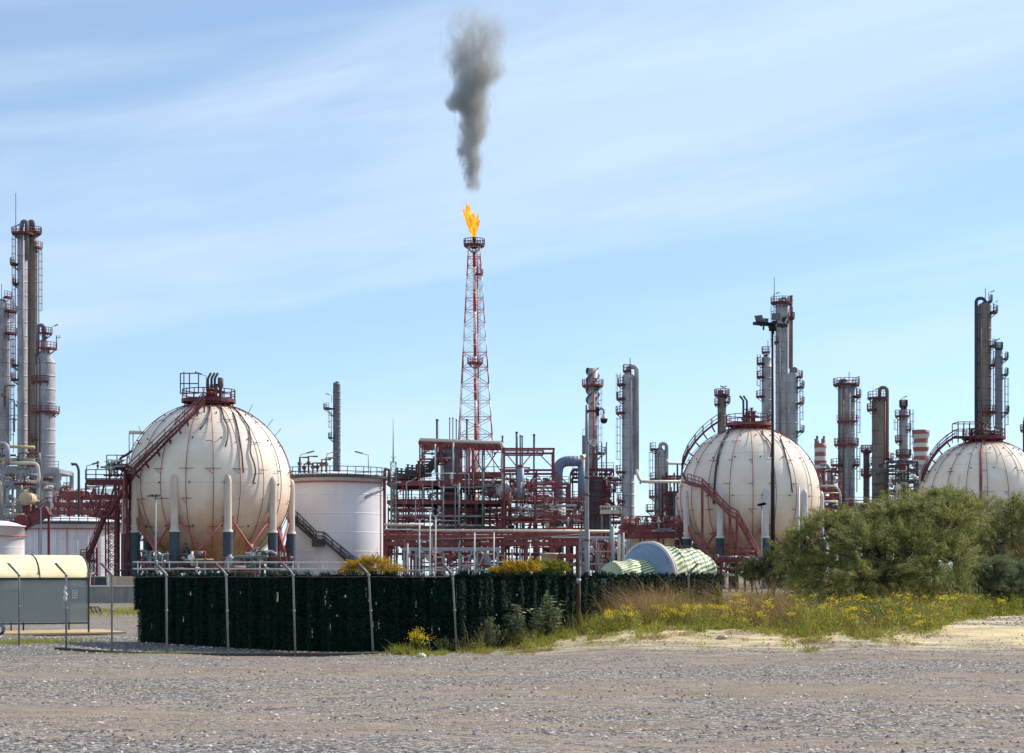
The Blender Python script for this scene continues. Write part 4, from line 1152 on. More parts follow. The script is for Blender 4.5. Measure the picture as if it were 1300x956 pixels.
for i, (px, top, lab, al) in enumerate(((517.5, 690, 'short', 0), (532.5, 660, 'tall', 0), (546, 648, 'tallest', 1), (553, 655, 'second tallest', 0), (602.5, 676, 'thin', 0), (627, 676, 'slim', 0), (673, 690, 'low', 0))):
    t = thing('light_pole', f'{lab} pale pole standing ' + ('before the left end of the pale frame', 'left of the two armed poles at the red rack', 'with double arm before the left of the red rack', 'just right of the double armed pole', 'behind the sloping struts of the pale frame', 'at the right end of the pale frame', 'left of the small tan drum tank')[i], 'pole', (X(px, d), d, 0))
    m = MB(); m.tube([(X(px, d), d, 0), P(px, top, d)], .09, 6); m.build('shaft', M['steel_white'], t)
    if al or i in (1, 3):
        m = MB(); m.bar(P(px - 4.5, top - 2, d), P(px, top + 1, d), .12); m.bar(P(px + 4.5, top - 2, d), P(px, top + 1, d), .12); m.build('arm', M['steel_white'], t)
        for sx in (-1, 1):
            m = MB(); m.bar(P(px + sx * 3, top - 1.4, d), P(px + sx * 5.5, top - 2.6, d), .3, .16); m.build('lamp_head', M['light_head'], t)
t = steel_frame('pipe_rack', 'pale framed rack with tall standing pipes right of the camera pole', 'pipe rack', 198, 5, [(738, 672), (743, 672), (760, 690), (778, 670), (790, 678)], [(700, 738, 792, .18), (716, 738, 792, .18), (683, 740, 792, .2)], 690, mat='steel_grey', pw=.2)
pipes(t, [([(748, 672, 196), (748, 730, 196)], .6, 'steel_white'), ([(757, 684, 196), (757, 730, 196)], .6, 'steel_rose'), ([(778, 668, 196), (778, 730, 196)], 2.0, 'steel_grey'), ([(786, 678, 197), (786, 730, 197)], 2.2, 'pipe_cream'), ([(791, 676, 197), (791, 730, 197)], 1.7, 'clad')])
clutter(t, 738, 792, 686, 728, 199, 206, 40, ['steel_grey', 'steel_maroon', 'steel_dark', 'steel_rose', 'steel_white'], 63, lmax=3)
t = steel_frame('pipe_rack', 'small maroon rack and handrails below the second sphere', 'pipe rack', 190, 6, [882, 900, 915, 935, 955], [(712, 880, 958, .4), (722, 880, 958, .3)], 710, mat='steel_maroon', rails=(712,), pw=.3)
clutter(t, 880, 958, 708, 730, 191, 197, 40, ['steel_rose', 'steel_maroon', 'steel_grey', 'steel_dark', 'steel_white'], 64, lmax=2.5)
t = steel_frame('pipe_rack', 'white handrail and low pipes around the foot of the largest sphere', 'pipe rack', 196, 5, [175, 215, 250, 290, 330, 372, 410, 440], [(713.5, 170, 440, .14), (722, 170, 440, .14)], 712, mat='steel_white', pw=.14)
clutter(t, 174, 372, 700, 730, 198, 204, 70, ['steel_white', 'steel_grey', 'steel_dark', 'steel_rose', 'steel_maroon', 'steel_green'], 65, lmax=3.5)

# ------------------------------------------------------------------ flare tower
def flare():
    d = 405; s = S(d)
    cx = X(604, d); t = thing('flare_tower', 'tall red and white lattice flare tower burning at its tip', 'flare tower', (cx, d, 0))
    def half(z):                        # half width of the lattice at height z
        z0, z1 = Z(556, d), Z(312, d)
        k = (z - z0) / (z1 - z0)
        return ((21 * (1 - k) + 7.2 * k) if k < 1 else 7.2) * s
    def cxa(z): return cx + (-2.0 * s) * max(0, (z - Z(556, d)) / (Z(312, d) - Z(556, d))) + .0
    rows = [672, 640, 605, 575, 553, 531, 510, 489, 468, 449, 430, 412, 395, 380, 366, 352, 339, 327, 314]
    zs = [0.3] + [Z(r_, d) for r_ in rows]
    ctr = lambda sx, sy, z: V((cxa(z) + sx * half(z), d + sy * half(z), z))
    for sx in (-1, 1):
        for sy in (-1, 1):
            for i, (a, b) in enumerate(zip(zs, zs[1:])):
                pass
            m = MB()
            for i, (a, b) in enumerate(zip(zs, zs[1:])):
                m.mi = (i // 2) % 2
                m.tube([ctr(sx, sy, a), ctr(sx, sy, b)], .16 if i < 10 else .12, 6)
            m.build('leg', [M['paint_red'], M['paint_white']], t)
    for i, (a, b) in enumerate(zip(zs, zs[1:])):
        m = MB(); m.mi = 0
        cs = [(-1, -1), (1, -1), (1, 1), (-1, 1)]
        w_ = .13 if i < 10 else .1
        for (p, q) in zip(cs, cs[1:] + cs[:1]):
            m.mi = 1 if (i // 2) % 2 or p[1] > 0 else 0
            m.bar(ctr(*p, b), ctr(*q, b), w_ * 1.2)
            m.bar(ctr(*p, a), ctr(*q, b), w_); m.bar(ctr(*q, a), ctr(*p, b), w_)
        m.build('lattice_bay', [M['paint_red'], M['paint_white']], t)
    m = MB(); k = 0; z = 1
    ztop = Z(318, d)
    while z < ztop:
        m.mi = k % 2; z2 = min(ztop, z + 5.2); m.tube([(cxa(z), d, z), (cxa(z2), d, z2)], 2.0 * s, 12); z = z2; k += 1
    m.build('riser', [M['paint_red'], M['paint_white']], t)
    for o in (1.0, 1.25):
        m = MB(); k = 0; z = 1
        while z < ztop:
            m.mi = (k + 1) % 2; z2 = min(ztop, z + 5.2); m.tube([(cxa(z) + 3.4 * o * s, d - 1, z), (cxa(z2) + 3.4 * o * s, d - 1, z2)], .5 * s, 8); z = z2; k += 1
        m.build('pilot_pipe', [M['paint_red'], M['paint_white']], t)
    zz = Z(313, d); pf = platform(t, cxa(zz), d, .4, zz, 0, 2 * PI, 11.0 * s, 'steel_maroon', 1.3, .35, .07)
    zz = Z(350, d); platform(t, cxa(zz), d, 2 * s, zz, R(-80), R(50), 9 * s, 'steel_red', 1.2)
    zz = Z(462, d); platform(t, cxa(zz), d, 2 * s, zz, 0, 2 * PI, 8 * s, 'steel_red', 1.2)
    ladder(t, (cxa(60) + 5.2 * s, d - 1), 6, Z(318, d), (0, -1), 'steel_rose', False, .6)
    m = MB(); p = V((cxa(Z(313, d)), d, Z(316, d))); m.lathe([(1.9 * s, 0), (1.9 * s, 10 * s), (2.5 * s, 11 * s), (2.4 * s, 15 * s), (2.1 * s, 15 * s)], p, 16); m.build('burner_tip', M['black_metal'], t)
    return cxa(Z(300, d)), d, Z(301, d)
fx, fd, fz = flare()
def flame():
    t = NT('burning_gas'); em = t.n('ShaderNodeEmission'); em.inputs[1].default_value = .92
    f = t.noise(.7, 5, .7, t.mapping((1, 1, .5)), 1.2)
    t.l(t.ramp(f, [(.34, (.75, .17, .01, 1)), (.45, (.98, .36, .02, 1)), (.56, (1.0, .56, .06, 1)), (.68, (1.0, .8, .3, 1))]), em.inputs[0])
    t.l(em.outputs[0], t.t.nodes['Material Output'].inputs[0]); M['flame'] = t.m
    s = S(fd); base = V((fx, fd, fz)); m = MB(); rnd = random.Random(5)
    def tongue(pts, rs):
        q = rounded([V((X(px, fd), fd + dy, Z(py, fd))) for px, py, dy in pts], 4, 4)
        n = len(q); rr = []
        for i in range(n):
            k = i / (n - 1) * (len(rs) - 1); a = int(min(k, len(rs) - 2)); rr.append((rs[a] + (rs[a + 1] - rs[a]) * (k - a)) * s * (1 + .16 * rnd.uniform(-1, 1)))
        m.tube(q, rr, 14)
    tongue([(602, 301, 0), (601, 292, 0), (598, 282, 0), (595, 272, 0), (592.5, 264, 0), (592, 255.5, 0)], [2.2, 5.2, 6.2, 5.2, 3.6, 2.2, .2])
    tongue([(602, 298, .4), (604.5, 289, .3), (606, 281, .3), (606.5, 274, 0), (605.5, 269.5, 0)], [2, 3.0, 2.6, 1.4, .2])
    tongue([(601, 290, -.6), (599.5, 280, -.8), (601, 272, -.5), (602.5, 267.5, 0)], [3, 4.4, 2.4, .2])
    tongue([(597, 285, -.5), (592, 277, -.3), (589, 269, 0), (588, 260.5, 0)], [2.5, 2.8, 1.6, .2])
    for px, py, px2, py2 in ((594, 272, 589.5, 275), (595, 266, 597, 259)):
        tongue([(px, py, 0), ((px + px2) / 2, (py + py2) / 2, 0), (px2, py2, 0)], [1.8, 1.0, .15])
    # ragged surface
    for i, v in enumerate(m.v):
        k = math.sin(v[0] * 3.1 + v[2] * 2.3) * math.cos(v[2] * 4.1 - v[1] * 2.7)
        m.v[i] = (v[0] + k * .13, v[1] + k * .1, v[2] + .15 * math.sin(v[0] * 5 + v[1] * 3))
    o = m.build('flame', M['flame'], None, base); tag(o, 'orange and yellow gas flame leaning left above the flare tower', 'flame')
flame()
def smoke():
    d = 405; s = S(d)
    # rows of the plume: centre px, half width px
    rows = [(250, 597, 9), (238, 597, 12), (225, 597, 14), (205, 599, 19), (188, 596, 19), (170, 600, 25), (150, 601, 25), (130, 597, 36), (112, 601, 34), (92, 606, 48), (68, 604, 45), (45, 607, 52), (22, 602, 48), (0, 598, 40)]
    m = MB()
    m.tube([P(px, py, d) for py, px, hw in rows], [hw * s * 1.12 for _, _, hw in rows], 20)
    base = P(597, 250, d)
    t = NT('black_smoke'); t.t.nodes.remove(t.b)
    vol = t.n('ShaderNodeVolumePrincipled'); vol.inputs['Color'].default_value = (.48, .48, .48, 1); vol.inputs['Anisotropy'].default_value = .1
    sp = t.n('ShaderNodeSeparateXYZ'); t.l(t.co, sp.inputs[0])
    zt = 250 * s
    k = t.math('DIVIDE', sp.outputs[2], zt)                   # 0 bottom .. 1 top
    def curve(vals):
        nd = t.n('ShaderNodeFloatCurve'); c = nd.mapping.curves[0]
        pts = [((250 - py) / 250, v) for py, v in vals]
        c.points[0].location = pts[0]; c.points[1].location = pts[-1]
        for p in pts[1:-1]: c.points.new(*p)
        nd.mapping.update(); t.l(k, nd.inputs[1]); return nd.outputs[0]
    cc = t.math('MULTIPLY', t.math('SUBTRACT', curve([(py, (px - 597) / 40 + .5) for py, px, hw in rows]), .5), 40 * s)
    hw = t.math('MULTIPLY', curve([(py, h / 60) for py, px, h in rows]), 60 * s)
    nv = t.noise(.13, 4, .6, t.mapping((1, 1, .75)), 0)
    n2 = t.noise(.32, 5, .62, t.mapping((1, 1, .42), (0, R(-8), 0)), .8)
    n3 = t.noise(.9, 5, .65, t.mapping((1, 1, .5)), .6)
    dx = t.math('SUBTRACT', t.math('ADD', sp.outputs[0], t.math('ADD', t.math('MULTIPLY', t.math('SUBTRACT', n2, .5), 8.0), t.math('MULTIPLY', t.math('SUBTRACT', nv, .5), 7.0))), cc)
    dy = t.math('ADD', sp.outputs[1], t.math('MULTIPLY', t.math('SUBTRACT', nv, .5), 4.0))
    rr = t.math('DIVIDE', t.math('SQRT', t.math('ADD', t.math('MULTIPLY', dx, dx), t.math('MULTIPLY', dy, dy))), hw)
    rr = t.math('ADD', rr, t.math('MULTIPLY', t.math('SUBTRACT', n3, .5), curve([(250, .9), (200, 1.2), (150, 1.5), (6, 1.5)])))
    mr = t.n('ShaderNodeMapRange', interpolation_type='SMOOTHSTEP'); t.l(rr, mr.inputs[0]); mr.inputs[1].default_value = .88; mr.inputs[2].default_value = .42; mr.inputs[3].default_value = 0; mr.inputs[4].default_value = 1
    holes = t.math('SUBTRACT', n2, curve([(250, .0), (200, .0), (150, .15), (110, .27), (80, .36), (50, .41), (25, .45), (6, .52)]))
    holes = t.math('MULTIPLY', holes, 5.0, True)
    den = t.math('MULTIPLY', t.math('MULTIPLY', mr.outputs[0], holes), curve([(250, .0), (244, .05), (234, .5), (220, .6), (180, .42), (140, .34), (100, .26), (60, .22), (35, .15), (6, .03)]))
    t.l(t.math('MULTIPLY', den, 1.5), vol.inputs['Density'])
    t.l(vol.outputs[0], t.t.nodes['Material Output'].inputs['Volume'])
    M['smoke'] = t.m
    o = m.build('smoke_plume', M['smoke'], None, base); tag(o, 'dark grey smoke plume drifting up above the flame', 'smoke')
smoke()

# ------------------------------------------------------------------ columns on the right
column('distillation_column', 'short brown column with gallery crown poking over second sphere left shoulder', 'column', 916.5, 330, 11, 498, 'clad_brown', plats=((503, 'a', 4), (515, 'l', 4), (512, 'r', 5)), pipe=(-4, 1.8, 'clad_dark', 495, 560), lampx=[(915, 502, 1), (922, 502, -1)], ring=12)
column('distillation_column', 'tallest pale column behind the floodlight mast', 'column', 991.5, 350, 14, 381, 'clad', plats=((386, 'a', 6, 'steel_maroon'), (410, 'r', 4), (436, 'l', 3)), pipe=(6.5, 2.0, 'clad', 377, 640), lad=[('l', 455, 388)], rod=(983, 385, 352), lampx=[(982, 383, 1)], extra=[(10.5, .9, 392, 468, 'steel_rose'), (-3, 1.2, 440, 600, 'clad_dark')], ring=13)
column('distillation_column', 'slender brown pipe column right of tallest pale column', 'column', 1004.5, 356, 4.4, 378, 'pipe_brown', plats=((386, 'l', 3), (405, 'a', 2)), ring=18)
column('distillation_column', 'mid height grey column with red right side galleries beyond the second sphere', 'column', 1006.5, 344, 13, 472, 'clad', plats=((480, 'r', 6), (493, 'r', 8, 'steel_dark'), (513, 'r', 8, 'steel_red'), (549, 'r', 8, 'steel_dark')), pipe=(4, 1.8, 'clad_brown', 466, 500), lad=[('r', 548, 482)], lampx=[(1014, 479, -1)], ring=13)
column('distillation_column', 'pale domed vessel with left galleries beside the tallest pale column', 'column', 973.5, 346, 13, 452, 'clad', plats=((449, 'lf', 5), (463, 'l', 6), (480, 'l', 6), (505, 'l', 7)), lad=[('l', 505, 450)], rod=(975, 452, 432), ring=14)
def striped(px, d, w, top, label, kind):
    s = S(d); cx = X(px, d); t = thing('chimney', label, 'chimney', (cx, d, 0)); m = MB(); r = w / 2 * s
    h = 44 * s; zt = Z(top, d); n = 8
    prof = [(r, 0), (r, zt - h)]
    m.lathe(prof, (cx, d, 0), 24); m.build('shell', M['clad'], t)
    for i in range(n):
        z = zt - h + h * i / n; m = MB()
        ra = r * (1 + .08 * math.sin(i * 1.9)); rb = r * (1 + .08 * math.sin((i + 1) * 1.9))
        if kind and i > 5: ra *= 1.06; rb *= 1.14
        m.lathe([(ra, z), (rb, z + h / n - .02)] + ([(rb * .85, z + h / n - .02), (rb * .8, z)] if i == n - 1 else []), (cx, d, 0), 24)
        m.build('painted_band', M['red_band' if i % 2 else 'steel_white'], t)
    return t
striped(1041.5, 390, 15, 563, 'red and white banded chimney just right of second sphere', 0)
t = column('vent_stack', 'twin capped vent on top of the banded chimney by second sphere', 'vent stack', 1037, 392, 6, 557, 'clad_dark', ring=30, flat=True)
t = column('vent_stack', 'right cap of the twin vents over banded chimney', 'vent stack', 1045.5, 392, 6, 557, 'clad_dark', ring=30, flat=True)
striped(1169, 370, 19, 546, 'wide red and white banded chimney left of third sphere', 1)
column('distillation_column', 'stout mottled column with gallery crown right of second sphere', 'column', 1074.5, 320, 21, 484, 'clad', plats=((490, 'a', 6), (505, 'r', 8), (537, 'f', 5, 'steel_red'), (566, 'a', 5, 'steel_red'), (592, 'l', 9), (592, 'r', 6)), pipe=(-9, 2.4, 'clad_dark', 481, 640), lad=[('r', 566, 492), ('r', 625, 568)], lampx=[(1084, 490, 1)], rod=(1078, 486, 472), extra=[(2, 1.0, 492, 640, 'steel_grey'), (-6, 1.3, 492, 640, 'pipe_brown')], ring=14)
column('distillation_column', 'olive brown column with brown overhead pipe on its right', 'column', 1116, 315, 18, 504, 'clad_brown', plats=((507, 'lf', 5), (522, 'l', 6), (585, 'r', 9)), pipe=(9.5, 2.4, 'pipe_brown', 490, 640), lampx=[(1108, 505, 1)], lad=[('l', 522, 508)], ring=17, extra=[(6, .8, 510, 640, 'steel_rose')])
column('distillation_column', 'thin dark column between stout mottled and olive brown columns', 'column', 1100, 335, 8, 573, 'steel_dark', plats=((574, 'a', 3), (590, 'r', 4), (604, 'a', 3)), rod=(1101, 575, 565), ring=14)
column('distillation_column', 'slim grey column with crown gallery left of wide banded chimney', 'column', 1147, 325, 11, 519, 'clad', plats=((517, 'a', 4), (530, 'lf', 5), (547, 'r', 4), (562, 'l', 5), (580, 'a', 4)), lad=[('r', 580, 520), ('l', 562, 532)], lampx=[(1144, 515, 1)], ring=12)
column('distillation_column', 'tall olive column with dark blue side pipe above third sphere', 'column', 1250, 320, 16.5, 384, 'clad_brown', plats=((384, 'r', 8, 'steel_dark'), (398, 'r', 8, 'steel_dark'), (441, 'r', 6), (465, 'r', 6), (525, 'rf', 6)), pipe=(-11.5, 2.2, 'pipe_blue', 377, 600), lad=[('r', 398, 385), ('r', 540, 445)], lampx=[(1255, 381, 1)], rod=(1251, 384, 366), ring=15, extra=[(-6, .8, 395, 560, 'pipe_brown')])
column('distillation_column', 'narrow brown column with right galleries beside the tall olive one', 'column', 1268, 318, 9.5, 444, 'clad_dark', plats=((444, 'a', 4, 'steel_dark'), (457, 'r', 7, 'steel_dark'), (477, 'r', 7, 'steel_dark'), (525, 'r', 8, 'steel_dark')), lad=[('r', 556, 480)], lampx=[(1262, 442, 1)], ring=14)
column('distillation_column', 'dark blue column cut by the right edge of the picture', 'column', 1301.5, 330, 6, 533, 'pipe_blue', plats=((548, 'l', 3),), ring=20)
fr = steel_frame('process_structure', 'brown scaffolded frame full of pipework between the right columns', 'steel structure', 305, 10, [1127, 1140, 1153, 1164], [(587, 1130, 1158, .4), (598, 1126, 1165, .4), (611, 1124, 1165, .4), (624, 1124, 1165, .4), (640, 1124, 1165, .4)], 585, mat='steel_dark', rails=(587, 598, 611, 624), pw=.3)
clutter(fr, 1124, 1166, 585, 645, 302, 314, 84, ['pipe_brown', 'steel_dark', 'pipe_cream', 'steel_red', 'tan_tank', 'steel_grey'], 71, lmax=3)
fr = steel_frame('process_structure', 'red pipe frame with cream elbow pipe right behind second sphere', 'steel structure', 300, 9, [1038, 1046, 1056, 1066], [(595, 1044, 1062, .3), (622, 1036, 1068, .5), (632, 1036, 1068, .6), (645, 1036, 1068, .5)], 594, mat='steel_red', rails=(622, 645), pw=.35)
pipes(fr, [([(1038, 617, 296), (1062, 617, 296), (1067, 626, 296), (1067, 660, 296)], 1.4, 'steel_white'), ([(1038, 626, 297), (1066, 626, 297)], 1.0, 'pipe_yellow'), ([(1041, 590, 305), (1050, 590, 305), (1052, 594, 305), (1052, 620, 305)], 2.2, 'clad'), ([(1034, 637, 297), (1062, 637, 297)], 1.6, 'pipe_cream')])
clutter(fr, 1037, 1068, 596, 660, 298, 308, 56, ['steel_red', 'steel_dark', 'pipe_brown', 'pipe_cream', 'steel_grey'], 72, lmax=3)
fr = steel_frame('pipe_rack', 'long low rack seen through gaps under the right columns', 'pipe rack', 290, 8, [1068, 1085, 1100, 1115, 1130, 1150, 1170], [(642, 1066, 1175, .5), (655, 1066, 1175, .5), (668, 1066, 1175, .5)], 640, mat='steel_maroon', rails=(642,))
clutter(fr, 1066, 1172, 640, 690, 288, 298, 60, ['steel_red', 'steel_dark', 'pipe_brown', 'pipe_cream', 'steel_grey'], 73, lmax=5)

# ------------------------------------------------------------------ dense low plant behind
def back_rack(label, x0, x1, d, top, n, seed, mats=('steel_maroon', 'steel_dark', 'steel_red', 'clad_dark', 'steel_grey')):
    xs = list(np.linspace(x0, x1, max(3, int((x1 - x0) / 26)))); rows = [top + 3 + i * 14 for i in range(int((724 - top) / 14))]
    t = steel_frame('pipe_rack', label, 'pipe rack', d, 8, xs, [(r_, x0, x1, .45) for r_ in rows], top, mat='steel_maroon', pw=.35, rails=(rows[0],))
    rr = random.Random(seed)
    for i in range(int((x1 - x0) / 9)):
        px = rr.uniform(x0 + 4, x1 - 4); w_ = rr.uniform(4, 11); r0 = rr.uniform(top + 4, 708); h = rr.uniform(12, 30); m = MB(); s = S(d)
        if rr.random() < .5:
            m.lathe([(w_ * s * .5, max(0.2, Z(r0 + h, d))), (w_ * s * .5, Z(r0, d)), (w_ * s * .35, Z(r0 - 1.5, d)), (.01, Z(r0 - 2, d))], (X(px, d), d + 4, 0), 16); m.build('vessel', M[rr.choice(mats)], t)
        else:
            m.tube([P(px - w_, r0 + 6, d + 4), P(px - w_ * .9, r0 + 6, d + 4), P(px + w_ * .9, r0 + 6, d + 4), P(px + w_, r0 + 6, d + 4)], [w_ * s * .2, w_ * s * .42, w_ * s * .42, w_ * s * .2], 14); m.build('exchanger', M[rr.choice(mats)], t)
    clutter(t, x0, x1, top, 726, d + 1, d + 9, n, list(mats), seed, lmax=6)
    return t
back_rack('deep dark pipe rack filling the background under central unit', 493, 700, 372, 644, 90, 81)
back_rack('dark pipe rack in the background behind the finned chimney', 690, 800, 378, 660, 44, 82)
back_rack('dark low rack behind the low red valve rack at second sphere', 790, 880, 372, 690, 30, 83)
back_rack('far rack behind the low white tanks at left', -10, 175, 378, 640, 60, 84)
back_rack('far rack seen below the columns right of second sphere', 1030, 1180, 385, 640, 60, 85)
back_rack('far dark rack seen between the legs of the largest sphere', 165, 385, 330, 706, 50, 86)
back_rack('far dark rack seen below the second sphere', 868, 1040, 345, 700, 40, 87)
# ------------------------------------------------------------------ masts and poles nearer by
def mast():
    d = 130; s = S(d); t = thing('floodlight_mast', 'tall black mast carrying floodlights in front of the second sphere', 'floodlight mast', (X(981, d), d, 0))
    x = X(981, d); m = MB(); m.tube([(x, d, 0), (x, d, Z(600, d)), (x, d, Z(600, d) + .1), (x, d, Z(412, d))], [.19, .15, .12, .10], 12); m.build('pole', M['black_metal'], t)
    m = MB(); zz = Z(411.5, d); a = (X(957, d), d - .5, zz); b = (X(1000, d), d + .9, zz)
    m.bar(a, b, .5, .22); m.bar((x, d - 1.2, zz), (x, d + 1.2, zz), .35, .2); m.tube([(x, d, zz - .5), (x, d, zz + .1)], .3, 12)
    m.build('crossbar', M['black_metal'], t)
    for (px, py, yaw, pitch, dy) in ((963, 405, -.7, .5, -.5), (972, 406, .2, .2, .9), (982.5, 404, .1, .15, -.8), (998, 405, 1.2, .4, .6)):
        c = P(px, py, d) + V((0, dy, 0)); f = V((math.sin(yaw), -math.cos(yaw), -math.tan(pitch))).normalized()
        m = MB(); sd = f.cross(V((0, 0, 1))).normalized(); up = sd.cross(f).normalized()
        hw = .30
        def ringq(k, r_): return [c + f * k + sd * (i * r_) + up * (j * r_ * .8) for i, j in ((-1, -1), (1, -1), (1, 1), (-1, 1))]
        vs = ringq(-.22, hw * .55) + ringq(.05, hw) + ringq(.12, hw * 1.05)
        m.add(vs, [(3, 2, 1, 0)] + [(i + k, i + (k + 1 - 4 * (k == 3)), i + 4 + (k + 1 - 4 * (k == 3)), i + 4 + k) for i in (0, 4) for k in range(4)])
        m.bar(c - up * .3, c - up * .55 + V((0, 0, -.1)), .12)
        h = m.build('floodlight', M['black_metal'], t)
        m = MB(); vs = ringq(.115, hw * .95); m.add(vs, [(0, 1, 2, 3)]); m.build('lens', M['light_head'], h)
mast()
def cctv():
    d = 61; s = S(d); x = X(745, d); t = thing('camera_pole', 'grey camera pole with a dome camera hanging from its arm', 'camera pole', (x, d, 0))
    m = MB(); m.tube([(x, d, 0), (x, d, .05), (x, d, Z(560, d)), (x, d, Z(514, d))], [.085, .085, .068, .05], 12); m.build('pole', M['galv'], t)
    m = MB(); z = Z(522, d); m.bar((x, d - .05, z), (x + .36, d - .05, z), .07, .09); m.build('bracket', M['steel_maroon'], t)
    m = MB(); m.box((x + .37, d - .05, z - .02), (.12, .16, .30)); m.build('junction_box', M['black_metal'], t)
    m = MB(); m.tube(rounded([(x + .42, d - .05, z + .02), (x + .48, d - .05, z + .09), (x + .59, d - .05, z + .07), (x + .60, d - .05, z - .16)], .1, 6), .035, 10); m.build('arm', M['galv'], t)
    c = (x + .60, d - .05, z - .30); m = MB(); m.lathe([(.135, 0), (.13, .03), (.10, .08), (.045, .17), (.035, .2)], c, 24)
    cm = m.build('dome_camera', M['steel_white'], t)
    m = MB(); m.lathe([(.002, -.145), (.05, -.14), (.09, -.11), (.12, -.06), (.125, 0), (.14, .01), (.14, .03)], c, 24); m.build('dome', M['black_metal'], cm)
    m = MB(); q = P(749, 561, d); m.tube([q + V((-.07, 0, 0)), q + V((.05, -.1, -.02)), q + V((.14, -.2, -.03))], [.03, .08, .14], 14, False); m.build('loudspeaker', M['steel_white'], t)
    m = MB(); q = P(742.5, 577, d); m.tube([q + V((.05, 0, .0)), q + V((-.04, -.1, -.06)), q + V((-.1, -.16, -.12))], [.03, .07, .11], 12, False); m.build('loudspeaker', M['pipe_cream'], t)
    m = MB()
    for h in (1.0, 3.1, 4.7, 5.3): m.tube([(x, d, h), (x, d, h + .06)], .095, 12)
    m.build('clamp', M['steel_dark'], t)
cctv()
def simple_pole(px, d, top, label, head=None, w_=.06, mat='steel_grey'):
    x = X(px, d); t = thing('light_pole', label, 'pole', (x, d, 0)); m = MB(); m.tube([(x, d, 0), P(px, top, d)], [w_ * 1.2, w_], 8); m.build('shaft', M[mat], t)
    if head:
        m = MB(); m.bar(P(px - head, top + 1, d), P(px + head * .6, top, d), .12); m.build('arm', M[mat], t)
        for k in (-1, -.2, .6):
            m = MB(); q = P(px + head * k, top, d); m.bar(q + V((-.3, 0, -.1)), q + V((.35, 0, .05)), .45, .22); m.build('lamp_head', M['light_head'], t)
simple_pole(197.5, 186, 629, 'slim pole with small lamp heads in front of the largest sphere', 6.5, .09)
simple_pole(52, 200, 645, 'thin bare pole standing before the wide low white tank', None, .07)
simple_pole(1014, 160, 618, 'white pole with short left arm at the right side of second sphere', None, .1, 'steel_white')
simple_pole(967, 165, 640, 'thin grey pole holding a small box before the second sphere', 1.8, .06, 'steel_grey')

# ------------------------------------------------------------------ blue ended vessel under a striped tarpaulin
def m_tarp():
    t = NT('striped_tarpaulin')
    sp = t.n('ShaderNodeSeparateXYZ'); t.l(t.co, sp.inputs[0])
    ang = t.math('ARCTAN2', t.math('SUBTRACT', sp.outputs[2], 1.776), sp.outputs[1])
    v = t.math('ADD', t.math('MULTIPLY', ang, 1.35), t.math('MULTIPLY', sp.outputs[0], .35))
    nz = t.noise(.9, 3, .5)
    v = t.math('ADD', v, t.math('MULTIPLY', nz, .22))
    f = t.math('FRACT', t.math('MULTIPLY', v, 4.6))
    st = t.ramp(f, [(.0, 1.0), (.42, 1.0), (.47, 0.0), (.95, 0.0), (1.0, 1.0)])
    worn_lit_top = t.ramp(t.noise(.8, 4, .6, t.mapping((1, 1, 1), loc=(3, 1, 0))), [(.50, 1.0), (.70, .5)])
    green = t.mix(t.noise(3, 4, .6), '#1f5e4c', '#2d7a63')
    cream = t.mix(t.noise(2, 4, .6), '#c9c69b', '#dcd8b4')
    c = t.mix(t.math('MULTIPLY', st, t.math('MAXIMUM', worn_lit_top, t.ramp(t.math('MULTIPLY', sp.outputs[2], .4), [(.68, 1.0), (.95, .1)]))), cream, green)  # patchy wear plus pale sunlit top painted in: green stripes thin out upwards
    t.bump(t.noise(2.5, 4, .6, t.mapping((1, 2.5, 1), (0, 0, .5))), .5, .08)
    return t.out(c, .55, 0, .3)
M['tarp'] = m_tarp()
M['blue_end'] = worn('blue_grey_dished_end', '#7488a2', '#4e5b70', .55, scale=1.0, amount=.85, second='#8b9cb0')
